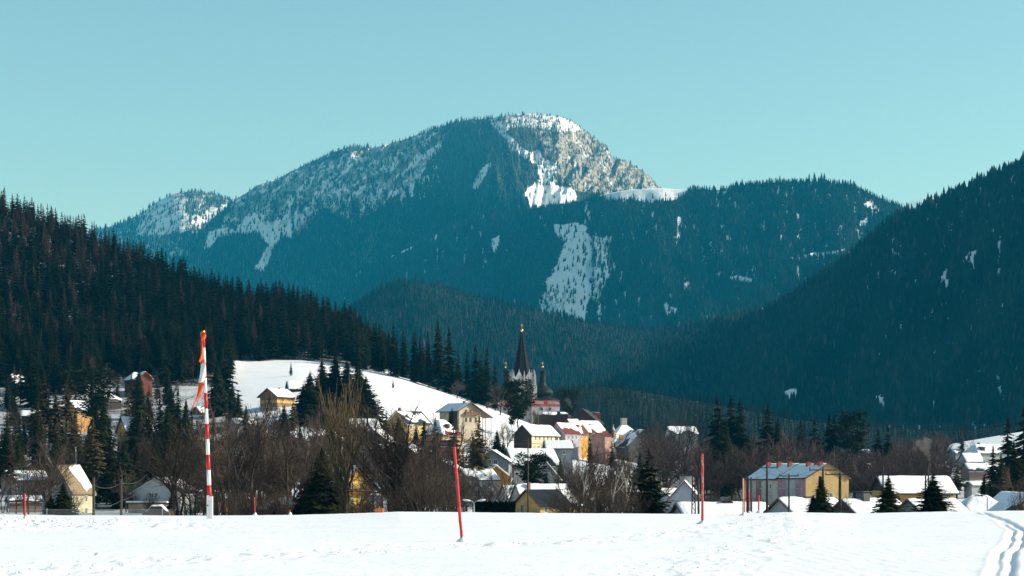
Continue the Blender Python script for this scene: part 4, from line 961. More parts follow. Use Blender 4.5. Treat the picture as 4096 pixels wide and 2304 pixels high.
H['gab1'], _ = house("slate_gabled_house", "small steep gabled house with dark box chimney below the large grey hall", "house", 545, 460.5, 530, 8, 8, 12, 4.6, 6, GREY, RT, over=.6, cover='patch', trim=M_FRAME, chim=[(.3, 2, 1.6, .5, M_DARK)])
H['yel2'], _ = house("yellow_house", "yellow walled house with white edged roof below the gabled wing", "house", 496, 465.6, 510, 7.5, 8, 10, 3.0, 6, ORANGE, RT, over=.6, wins=[('F', 0, -1.3, 1.1, 1.2)], trim=M_FRAME)
H['tw1'], _ = house("white_gabled_house", "small white gabled house, left of the pair behind the hedge", "house", 503, 486, 490, 5.0, 10, -50, 3.6, 3.8, WHITE, RT, over=.35, trim=M_DARK, wins=[('F', 0, -1, .8, 1)])
H['tw2'], _ = house("long_white_house", "long white gabled house with snowy roof right behind the black roofed house", "house", 516, 485.2, 480, 5.2, 24, -58, 3.6, 3.8, WHITE, RT, over=.35, trim=M_DARK, chim=[(1, 3, .7, .6), (.5, 16, 1.2, .4, M_DARK)])
H['orb'], _ = house("black_roofed_house", "orange yellow house with a black ribbed roof standing at the edge of the field", "house", 527.4, 490.2, 430, 8.0, 16, -46, 3.1, 4, plaster((.66, .42, .15)), RTK, over=.7, cover='none', wins=[('F', -1.6, -1.1, 1.1, 2.2), ('R', 1.6, -.9, 1.0, 1.5), ('R', 4.3, -.8, .7, .7)], trim=M_TRIM, frame=M_FRAME)
snow_slab(H['orb'].children[1], 8.0, 16, H['orb']["_zr"], 3.1, .7, 'full', .3, 5, y0=9.4, y1=12.6, side='R')
b = MB(); ze = H['orb']["_ze"]; b.tube([(4.75, 8, ze-.35), (4.15, 8, ze-1.2), (4.15, 8, 0)], .07, 6); b.obj("downpipe", M_DARK, H['orb'])
# green grey gable and the yellow house by the poplar
H['gg'], _ = house("grey_green_house", "grey green gabled house behind the twiggy shrub left of the red snow pole", "house", 438, 459, 520, 14, 12, -8, 4.0, 8, GGREEN, RT, over=.8, trim=M_DARK, cover='full', wins=[('F', -3, -2.2, 1, 1.3), ('F', 3.5, -2.2, 1, 1.3)])
H['yelb'], _ = house("amber_house", "amber house with two balconies at the foot of the poplar", "house", 357, 467, 425, 6.2, 7, 40, 3.0, 8, plaster((.72, .42, .06)), RTR, over=.6, wins=[('F', -1.4, -1.2, 1.0, 2.0), ('F', 1.2, -1.2, 1.0, 2.0), ('F', -1.4, -4.6, 1.0, 2.0), ('F', 1.2, -4.6, 1.0, 2.0)], trim=M_TRIMR)
o = H['yelb']; balcony(o, 'F', 1.0, -2.6, 5.6, 1.1, boards((.25, .11, .05), 'x', 5)); balcony(o, 'F', 1.0, -6.0, 5.6, 1.1, boards((.35, .17, .06), 'x', 5))
b = MB(); b.box(-3.2, -3.103, .2, 6.8, 0, o["_ze"]-.3); b.obj("side_render", plaster((.5, .5, .42)), o)
H['low3'], _ = house("blue_roofed_shed", "low building with bluish shaded snow roof left of the dark fir", "shed", 272, 474.5, 500, 10, 12, 35, 4.4, 3, plaster((.3, .3, .3)), RT, over=.5)
H['low4'], _ = house("village_house", "modest snow roofed house among the bare trees right of the striped pole", "house", 247, 467, 540, 9, 9, -40, 2.6, 5, PALEG, RT, over=.6, wins=row('R', (2, 5.5), -1.4, 1, 1.2))
H['low5'], _ = house("garden_shed", "dark garden shed with snowy roof left of the dark fir, at the field edge", "shed", 279, 500.5, 300, 3.0, 3.6, -60, .7, 2.4, WOODD, RT, over=.3)
H['low6'], _ = house("snowy_garage", "long low garage under snow right behind the striped pole's foot", "garage", 196, 491.5, 440, 6, 11, -66, 1.6, 3, plaster((.3, .17, .12)), RT, over=.4)
# low roofs along the field on the right
H['r1'], _ = house("low_white_house", "low house with long snowy roof and white gable, left of the two right gables", "house", 679, 503.8, 345, 8, 16, -72, 2.6, 4, WHITE, RTB, over=.7, cover='heavy', trim=M_DARK, snow_th=.3)
b = MB(); zr = H['r1']["_zr"]; b.box(-.6, .6, 8.0, 10.0, zr-.5, zr+.35); b.box(-.75, .75, 7.8, 10.2, zr+.5, zr+.62); b.box(-.5, .5, 8.3, 8.5, zr+.35, zr+.5); b.box(-.5, .5, 9.5, 9.7, zr+.35, zr+.5); b.obj("chimney", M_DARK, H['r1'].children[1])
H['r2'], _ = house("white_gable_house", "low house with white plaster gable under dark verges, snowy tiled roof to its right", "house", 780.6, 499.0, 340, 9.5, 13, -52, 3.4, 4, plaster((.55, .58, .58), .1), RTB, cover='heavy', over=.7, trim=M_TRIM, snow_th=.3, chim=[(-.4, 6.5, 1.6, .3, M_DARK)])
H['r3'], _ = house("dark_gable_house", "low house with dark gable and broad snowy roof behind the small leftmost fir", "house", 843.8, 500.2, 340, 9.5, 13, -52, 3.4, 4, plaster((.06, .055, .05)), RTB, cover='heavy', over=.7, trim=M_DARK, snow_th=.3)
b = MB(); zr = H['r3']["_zr"]; b.box(-.9, .9, 4.0, 5.6, zr-1, zr+1.2); b.box(-1.15, 1.15, 3.8, 5.8, zr+1.4, zr+1.52); b.box(-.7, -.5, 4.2, 4.4, zr+1.2, zr+1.4); b.box(.5, .7, 5.2, 5.4, zr+1.2, zr+1.4); b.obj("chimney", M_DARK, H['r3'].children[1])
H['r4'], _ = house("green_gable_house", "low house with grey green gable and very long snowy roof at right", "house", 909.5, 500.0, 335, 9, 12, -50, 3.3, 4, plaster((.20, .25, .22)), RTB, cover='heavy', over=.7, trim=M_DARK, snow_th=.3)
H['r4b'], _ = house("long_roofed_house", "long house mostly snowy roof sloping to the right lamp post", "house", 947, 497.0, 345, 11, 12, -80, 3.9, 4, WHITE, RTB, cover='heavy', over=.7, hip=5.5, snow_th=.3, chim=[(0, 6, .9, .4, M_DARK)])
H['r5'], _ = house("cream_gable_house", "cream house with dark overhanging eave cut by the right edge of the picture", "house", 1030, 494, 340, 10, 12, 10, 4.4, 4, plaster((.6, .5, .3)), RT, over=.8, trim=M_DARK, wins=[('F', -2.4, -1, .9, .9)])
# apartment block
H['ap1'], _ = house("apartment_block", "yellow gabled apartment block with pink side wall and red chimneys", "apartments", 827.3, 464.2, 480, 11.6, 15, 19, 3.4, 8, YEL, RT, over=.35, cover='thin', trim=M_TRIM, chim=[(-.9, 1.8, 1.0, .5, M_TRIMR), (-.9, 8, 1.0, .5, M_TRIMR), (.2, 4.5, 2.0, .25, M_TRIMR)],
    wins=[('F', 1.0, -4.2, 1.0, 1.4)]+[('L', u, dz, .9, 1.4) for u in (2, 4.3, 11.5, 13.4) for dz in (-1.8,)])
o = H['ap1']; ze = o["_ze"]; b = MB(); b.box(-5.86, -5.802, 0.05, 5.4, 0, ze-.35); b.box(-5.86, -5.802, 10.4, 14.9, 0, ze-.35); b.obj("pink_wall", PINK, o)
b = MB(); b.box(-5.87, -5.802, 5.403, 10.397, 0, ze-.35); b.obj("grey_wall", plaster((.42, .47, .47)), o)
H['ap2'], _ = house("apartment_wing", "cream and pink apartment wing stepping back behind the yellow gabled block", "apartments", 800, 464.0, 505, 12.5, 17, 22, 3.8, 8, plaster((.55, .50, .42)), RT, over=.5, cover='thin', trim=M_TRIM, chim=[(-1.2, 3, 1.0, .5, M_TRIMR), (-1.2, 8.5, 1.0, .5, M_TRIMR), (-1.2, 14, 1.0, .5, M_TRIMR)], wins=[('L', u, dz, .9, 1.3) for u in (4, 9, 13.5) for dz in (-1.8, -4.6)])
o = H['ap2']; ze = o["_ze"]; b = MB(); b.box(-6.31, -6.252, 8.8, 11.6, 0, ze-.5); b.obj("pink_wall", SALMON, o)
# orange hall
H['orh'], _ = house("orange_house", "orange house with long rippled snowy roof behind the two small firs", "house", 879.5, 476.8, 445, 8.5, 16.4, -76, 3.3, 4.5, plaster((.62, .36, .10)), RT, over=.85, cover='heavy', snow_th=.22, wins=[('R', 14.6, -1.4, 1.0, 2.0)], gable=(WOODD, .2))
# white house with the red trimmed roof
H['rw'], _ = house("white_chalet", "white house with steep red edged roof behind the bushy fir", "house", 684.5, 481.5, 430, 9, 9, -8, 5.0, 4, plaster((.52, .56, .62), .12), RTR, over=.5, trim=M_TRIMR, chim=[(.3, 5, 3.0, 1.0, M_CONC)], wins=[('F', 1.2, -.4, 1.0, 1.4, M_TRIMR)])
# far right group
H['m1'], _ = house("mansion", "grey white mansion with bluish hipped roof and dormers at far right", "mansion", 970, 444.2, 800, 11, 16, -70, 3.6, 8, plaster((.42, .45, .44)), RT, over=.6, hip=3, cover='thin', wins=row('R', (5, 9.5), -2.5, .7, 1.2), chim=[(0, 4, .8, .6, M_DARK)])
for y in (3.2, 13.0):
    o = H['m1']; b = MB(); zz = o["_ze"]+.6; b.box(3.0, 4.6, y-.8, y+.8, zz, zz+1.5); b.prism([(2.6, zz+1.5), (4.9, zz+1.5), (4.9, zz+1.7), (2.6, zz+2.0)], y-1, y+1); b.obj("dormer", M_DARK, o)
H['m2'], _ = house("snowy_annexe", "low annexe with patchy snowy roof below the mansion", "house", 962, 453.5, 760, 8, 7, -78, 3.2, 4, plaster((.4, .42, .42)), RT, over=.4, cover='full', snow_th=.25)
H['m3'], _ = house("snowy_row_house", "wide snow roofed building just above the dark conifer group at right", "house", 965, 463.8, 700, 8, 8.5, -80, 2.4, 4.5, plaster((.3, .2, .18)), RT, over=.5)
H['m4'], _ = house("small_white_house", "tiny pale cube house among trees left of the mansion", "house", 936, 466, 700, 4, 5, -60, .8, 3.6, plaster((.4, .42, .42)), RT, over=.3)
H['m5'], _ = house("grey_barn", "grey barn with a flat snowy roof left of the mansion's annexe", "barn", 951, 449.5, 830, 7, 8, -70, 1.6, 4, GREY, RT, over=.4)
H['m6'], _ = house("white_cabin", "small white cabin beside the brown green conifer at right", "cabin", 968, 482.4, 560, 4, 5, -70, .9, 3.5, WHITE, RT, over=.3)
# scattered half hidden ones between trees
for i, (px, py, Y, lab, wl, th) in enumerate([
    (232, 419, 690, "half hidden house with grey roof under the meadow, left slope", GREY, -50), (305, 452, 560, "small half hidden house with snowy roof beside the dark fir's tip", SALMON, -60),
    (408, 447, 570, "low pink walled house under the spreading bare tree's crown", plaster((.5, .2, .18)), -40), (462, 470, 500, "snowy roofed cottage behind the dark conifers right of the red snow pole", WHITE, -60),
    (620, 487, 470, "small white house behind the birches", WHITE, -50), (660, 489, 470, "bluish white house showing through the bushy fir", plaster((.5, .53, .6)), -40),
    (864, 464, 760, "peach house among the trees behind the yellow gable", SALMON, -60), (850, 450, 800, "pale green barn roof deep in the grove", PALEG, -70), (176, 470, 560, "snowy roofed house behind the bare tree beside the white boarded house", GREY, -60),
    (196, 407, 790, "little chalet at the lower edge of the snowy slope behind the striped pole", WOOD, -50), (50, 445, 640, "grey shed between tall trunks on the left", GREY, -70), (545, 441, 640, "snow covered low shed in front of the long cream building", GREY, -85)]):
    house("cottage", lab, "house", px, py, Y, 7.5, 8.5, th, 2.4, 4, wl, RT, over=.5, cover=('full', 'patch', 'thin')[i % 3], wins=row('R', (2.2, 5.8), -1.3, 1, 1.2))

# cafe with coloured panels
def cafe():
    X, Y, z = PT(444, 451, 640); g = min(z-2.5, Gs(X, Y)); o = empty("cafe_terrace", (X, Y, g), R(-8)); tag(o, "dark roofed cafe terrace with pink and violet panels", "cafe")
    h = z-g
    b = MB(); b.box(-3.6, 3.6, 0, 5, 0, h+3.1); b.obj("wall", WOODD, o)
    b = MB(); b.box(-4.1, 4.1, -1.6, 5.4, h+3.1, h+3.5); r_ = b.obj("roof", M_TRIM, o)
    b = MB(); b.box(-4.05, 4.05, -1.55, 5.35, h+3.503, h+3.6); b.obj("snow_cover", roof_snow(), r_)
    for x in (-3.9, 3.7): b = MB(); b.box(x, x+.2, -1.5, -1.3, 0, h+3.1); b.obj("post", M_TRIM, o)
    for (x0, x1, z0, z1) in ((-1.2, 2.9, .0, .75), (-.6, 1.1, 2.0, 2.5)):
        m, nt, bs = new_mat("banner"); tc = nt.nodes.new("ShaderNodeTexCoord"); sp = nt.nodes.new("ShaderNodeSeparateXYZ"); nt.links.new(tc.outputs['Generated'], sp.inputs[0])
        rp = nt.nodes.new("ShaderNodeValToRGB"); e = rp.color_ramp.elements; e[0].color = (.75, .12, .05, 1); e[1].color = (.12, .2, .45, 1); x_ = e.new(.3); x_.color = (.7, .02, .30, 1); x_ = e.new(.65); x_.color = (.40, .03, .42, 1)
        nt.links.new(sp.outputs[0], rp.inputs[0]); nt.links.new(rp.outputs[0], bs.inputs['Base Color'])
        b = MB(); b.box(x0, x1, -1.62, -1.56, h+z0, h+z1); b.obj("banner", m, o)
    b = MB(); b.box(-3.7, 3.5, -1.75, -1.0, h+1.1, h+1.5); b.obj("awning", M_FRAME, o)
cafe()

# ------------------------------------------------------------------ the basilica
def basilica():
    Y = 1150.0; s = Y/F
    X, _, zb = PT(521.9, 412, Y); g = Gs(X, Y)-2
    o = empty("basilica", (X, Y, g), R(12)); tag(o, "tall pilgrimage church with dark gothic spire between two onion domed towers", "church")
    Z = lambda py: PZ(py, Y)-g
    stone = plaster((.36, .36, .37), .35); copper = plain("dark_copper", (.012, .017, .016), .6, .0, spec=.15, var=.4, scale=.6)
    gold = plain("gilding", (.9, .55, .12), .25, 1.0); spm = tiles((.007, .008, .010), 6, .8)
    # gothic tower: square shaft with buttress steps, gables on each face, pinnacles
    b = MB(); r0 = 6.2
    b.box(-r0, r0, -r0, r0, 0, Z(378.5)); b.obj("tower", stone, o)
    for sx in (-1, 1):
        for sy in (-1, 1):
            b = MB(); x, y = sx*r0, sy*r0
            b.box(x-1.5, x+1.5, y-1.5, y+1.5, 0, Z(398)); b.box(x-1.1, x+1.1, y-1.1, y+1.1, Z(398)+.003, Z(386)); b.box(x-.75, x+.75, y-.75, y+.75, Z(386)+.003, Z(377)); b.lathe([(.85, Z(377)+.01), (.4, Z(374)), (.06, Z(370.5))], 4, x, y, PI/4)
            b.obj("buttress", stone, o)
    for i, a in enumerate((0, PI/2, PI, -PI/2)):
        for u in (-3.0, 3.0):
            b = MB(); c, q_ = math.cos(a), math.sin(a)
            pr = [(-2.5, Z(381)), (2.5, Z(381)), (2.5, Z(378.8)), (.2, Z(371.8)), (.1, Z(369.6)), (-.1, Z(369.6)), (-.2, Z(371.8)), (-2.5, Z(378.8))]
            m = MB(); m.prism([(x+u, z) for x, z in pr], -r0-.45, -r0-.003)
            m.v = [(x*c-y*q_, x*q_+y*c, z) for x, y, z in m.v]; m.obj("gable", stone, o)
            m = MB(); wd = .7; m.prism([(u-wd, Z(387)), (u+wd, Z(387)), (u+wd, Z(381.5)), (u+.35, Z(379.8)), (u, Z(379.2)), (u-.35, Z(379.8)), (u-wd, Z(381.5))], -r0-.5, -r0-.453)
            m.v = [(x*c-y*q_, x*q_+y*c, z) for x, y, z in m.v]; m.obj("window", glass_pane(), o)
        m = MB(); m.box(-.45, .45, -r0-.8, -r0-.003, Z(396), Z(375)); m.lathe([(.5, Z(375)+.01), (.05, Z(371))], 4, 0, -r0-.4, PI/4); m.v = [(x*math.cos(a)-y*math.sin(a), x*math.sin(a)+y*math.cos(a), z) for x, y, z in m.v]; m.obj("pinnacle", stone, o)
    b = MB(); n = 8; zt, zs = Z(331.5), Z(379.5); R1 = 6.0
    b.lathe([(R1, zs), (.28, zt)], 8, 0, 0, PI/8); b.lathe([(.55, zt-1.2), (.55, zt-.9)], 8)
    sp = b.obj("spire", spm, o)
    b = MB()
    for k in range(8):
        a = PI/8+k*PI/4
        b.tube([((R1+.05)*math.cos(a), (R1+.05)*math.sin(a), zs), (.3*math.cos(a), .3*math.sin(a), zt)], .16, 4)
        for j in range(1, 13):
            t = j/13.5; rr = R1*(1-t)+.28*t; z = zs+(zt-zs)*t
            b.tube([(rr*math.cos(a), rr*math.sin(a), z), ((rr+.75)*math.cos(a), (rr+.75)*math.sin(a), z+.25)], [.16, .22], 4)
    b.obj("crockets", copper, sp)
    def finial(x, y, z, r, par, h):
        m = MB(); m.lathe([(.05, z-r*1.3), (r*.6, z-r*.8), (r, z), (r*.6, z+r*.8), (.05, z+r)], 12, x, y); ball = m.obj("gilt_ball", gold, par, smooth_=True)
        m = MB(); m.box(x-.09, x+.09, y-.09, y+.09, z+r*.9, z+r+h); m.box(x-.75, x+.75, y-.085, y+.085, z+r+h*.62, z+r+h*.7); m.box(x-.45, x+.45, y-.083, y+.083, z+r+h*.82, z+r+h*.89); m.obj("cross", gold, par)
    finial(0, 0, Z(330.3), .85, sp, 3.0)
    # two baroque towers, one each side, wider than deep steps
    for sx, cxp in ((1, 542.6), (-1, 506.4)):
        # place in local frame from world offset
        wx_ = (cxp-521.9)*s; a = R(-12); x, y = wx_*math.cos(a), wx_*math.sin(a)
        if sx < 0: y += 1.5
        b = MB(); hw = 8.2; b.box(x-hw, x+hw, y-hw, y+hw, 0, Z(402)); b.obj("side_tower", stone, o)
        b = MB()
        for z0, z1, e in ((Z(407.2), Z(404.6), .12), (Z(402)+.002, Z(400.8), .7)): b.box(x-hw-e, x+hw+e, y-hw-e, y+hw+e, z0, z1)
        b.box(x-1.2, x+1.2, y-hw-.09, y-hw-.003, Z(404.9)+.003, Z(402)-.003); b.obj("red_band", plaster((.36, .07, .055)), o)
        prof = [(9.6, 400.8), (8.6, 399.6), (6.4, 398.2), (4.6, 397.0), (4.0, 396.2), (4.9, 395.4), (5.8, 394.2), (6.15, 392.6), (5.9, 390.8), (5.0, 389.2), (3.6, 387.6), (2.5, 385.6), (1.9, 383.2), (1.7, 381.5), (2.1, 381.2), (1.75, 380.8), (1.7, 375.6), (2.3, 375.2), (1.8, 374.6), (1.2, 373.4), (2.0, 372.4), (2.05, 371.4), (1.2, 370.6), (.25, 369.4), (.12, 368.2)]
        b = MB(); b.lathe([(r_, Z(p)) for r_, p in prof], 16, x, y, PI/16); d = b.obj("onion_dome", copper, o, smooth_=False)
        finial(x, y, Z(366.8), .65, d, 2.2)
        for u in (-3, 3): window(o, 'F', 0, 0, .01, .01, 1, 1, sill=False) if False else None
        m = MB(); m.prism([(x-3.2, Z(411)), (x-1.6, Z(411)), (x-1.6, Z(408.6)), (x-2.4, Z(407.8)), (x-3.2, Z(408.6))], y-hw-.06, y-hw-.003); m.prism([(x+1.6, Z(411)), (x+3.2, Z(411)), (x+3.2, Z(408.6)), (x+2.4, Z(407.8)), (x+1.6, Z(408.6))], y-hw-.06, y-hw-.003); m.obj("window", glass_pane(), o)
    b = MB(); b.prism([(-9, 0), (9, 0), (9, Z(408)), (0, Z(397)), (-9, Z(408))], r0+8.5, r0+55); b.obj("nave", stone, o)
    b = MB(); b.prism([(-9.6, Z(408.4)), (0, Z(397)+.003), (9.6, Z(408.4)), (9.6, Z(408.4)+.5), (0, Z(397)+.6), (-9.6, Z(408.4)+.5)], r0+8.3, r0+55.5); b.obj("nave_roof", tiles(SLATE, snow=.8), o)
basilica()
# ================================================================== trees of the left hill
def hill_trees():
    pts = []
    for yy in np.arange(845, 1235, 7.4):
        for xx in np.arange(-330, -5, 6.2):
            x = xx+random.uniform(-2.8, 2.8)+(int(yy) % 2)*3.5; y = yy+random.uniform(-3.2, 3.2)
            px = x/y*F+512
            if px < -45 or px > 478: continue
            z = Gs(x, y); py = HOR-(z-CAMZ)*F/y
            if inpoly(np.array([px]), np.array([py]), [(232, 361.5), (300, 360), (352, 364.5), (375, 368), (400, 373), (425, 383), (452, 392), (480, 402), (560, 431), (540, 450), (232, 450)])[0]: continue
            if px < 232 and y < 885+12*math.sin(px*.07)+(0 if px > 100 else -20): continue
            if px >= 232 and y < 960: continue
            if 108 < px < 160 and y < 905: continue
            if px > 300 and py > 350 and px < 478:
                if random.random() < .2: continue
            pts.append((x, y, z, px, py))
    return pts
HP = hill_trees()
HP.sort(key=lambda p: p[1])
nsp = nla = nbr = 0; rest = []
for (x, y, z, px, py) in HP:
    up = smooth(320, 235, py)*smooth(260, 60, px)
    cl = float(fbm(np.array([x*.03]), np.array([y*.03]), 91, 3)[0])
    r = random.random(); h = random.uniform(13, 19.5)*(1.12 if random.random() < .12 else 1)
    if px > 340 and y > 955: h = random.uniform(16, 21.5)
    larch = r < .10+.62*float(up)*(1 if cl > -.08 else .5)
    if larch and nla < 250:
        nla += 1
        plant(LAR[nla % 2], x, y, z, h, "bare reddish larch standing among the dark spruces of the left hill", "tree", "larches scattered through the hill forest", parts=False)
    elif r > .955 and nbr < 24:
        nbr += 1
        plant(BARP[nbr % 3], x, y, z, h*.85, "leafless grey broadleaf tree inside the hill forest", "tree", "bare trees inside the hill forest", parts=False)
    elif nsp < 300:
        nsp += 1
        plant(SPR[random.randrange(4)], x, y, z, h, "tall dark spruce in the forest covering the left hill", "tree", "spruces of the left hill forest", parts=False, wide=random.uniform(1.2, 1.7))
    else: rest.append((x, y, z, h))
P = np.array([r[:3] for r in rest]); Hh = np.array([r[3] for r in rest])
CT3 = [spruce_geom(330+i, wr=[.155, .185, .14, .2][i], whorls=18, per=6, base=.12) for i in range(4)]
tt = rng.random(len(P))[:, None]
merged_trees("forest", P, Hh, np.array([.005, .009, .005])*(1-tt)+np.array([.016, .021, .010])*tt, "farther dark spruces thickening the left hill forest", templates=CT3, wide=1.5)
print("hill", nsp, nla, nbr, len(rest))

# ================================================================== single trees of the village
def at(px, Y): x = PX(px, Y); return x, Y, Gs(x, Y)
def tree(tr, px, Y, top, label, cat="tree", group=None, parts=True, wide=1.0, rz=None, name=None):
    """stands on the ground at px, distance Y; its tip reaches picture row top"""
    x, y, z = at(px, Y); h = PZ(top, Y)-z
    return plant(tr, x, y, z-.1, max(h, 1.0), label, cat, group, parts, rz, wide, name)
# skyline group on the meadow crest
for i, (px, Y, top, lab, wd) in enumerate([
    (438, 985, 321, "tallest broad spruce of the dark group on the snowy crest", 1.5), (449, 990, 327, "second tallest spruce of the dark group, leaning on the tallest one's right", 1.25), (429, 990, 344, "shorter spruce on the left flank of the dark crest group", 1.2),
    (458, 1000, 352, "small pointed spruce at the right foot of the dark crest group", 1.1), (467, 985, 348, "narrow spruce left of the trio on the crest", 1.0), (475.5, 985, 343.5, "middle spruce of the trio on the crest", 1.1), (487, 985, 345.5, "feathery spruce, rightmost of the trio on the crest", 1.25),
    (481, 1000, 352, "dark spruce filling the gap inside the crest trio", 1.1), (495, 990, 360, "low spruce just right of the crest trio", 1.0), (379, 1000, 323, "spruce standing clear above the meadow edge left of the crest row", 1.0), (420, 1005, 335, "slim spruce left of the dark crest group", .9)]):
    tree(SPR[i % 4], px, Y, top, lab, wide=wd)
for i, px in enumerate(range(352, 432, 5)):
    tree(SPR[(i*3+1) % 4], px+random.uniform(-2, 2), 985+random.uniform(0, 30), 318+(px-352)*.24+random.uniform(-6, 6), "spruce in the row along the upper edge of the snowy meadow", group="spruces along the meadow's upper edge", parts=False)
tree(BARP[0], 500, 960, 372, "bare purplish tree between the crest trio and the church pine"); tree(BARP[1], 457, 960, 378, "reddish bare bush tree on the snowy crest below the dark spruces", wide=1.4)
for i, (px, py_, lab) in enumerate([(291, 358, "small lone spruce in the meadow above the wooden chalet"), (393, 375, "tiny lone conifer on the open snow right of the tall spruces"), (464, 396, "little round conifer just above the balcony chalet's roof")]):
    x, y, z = at(px, 900 if i < 2 else 790); plant(SPR[i], x, y, z, [6.5, 4.2, 7][i], lab, "tree", wide=1.2)
# the big firs by the chalet
for i, (px, Y, top, lab, wd) in enumerate([(310, 735, 372, "leftmost fir of the dark stand beside the wooden chalet", 1.5), (322, 740, 360, "second fir of the dark stand beside the wooden chalet", 1.3), (335, 745, 356, "slender fir in the centre of the dark stand by the chalet", 1.3), (347, 738, 361, "fourth fir of the dark stand by the chalet", 1.4),
    (358, 742, 360, "fifth fir of the stand, behind the poplar crown", 1.4), (366, 735, 376, "low fir closing the right side of the stand behind the poplar", 1.4), (303, 760, 384, "short fir touching the wooden chalet's right wall", 1.2)]):
    tree(SPRN[i % 3], px, Y, top, lab, wide=wd*1.4)
# church pines
tree(PIN[0], 519, 800, 382, "tall pine with bare trunks standing in front of the church tower", wide=.95); tree(PIN[1], 512, 806, 398, "lower pine leaning left under the church pine", wide=.7)
tree(PIN[1], 568, 1010, 390.5, "rounded pine on the slope right of the church", wide=.8)
tree(BARP[2], 549, 840, 400, "bare tree in front of the red banded church tower"); tree(BAR[1], 527, 790, 402, "bare light stemmed tree beside the church pine"); tree(BARP[0], 534, 850, 408, "thin bare tree at the church wall")
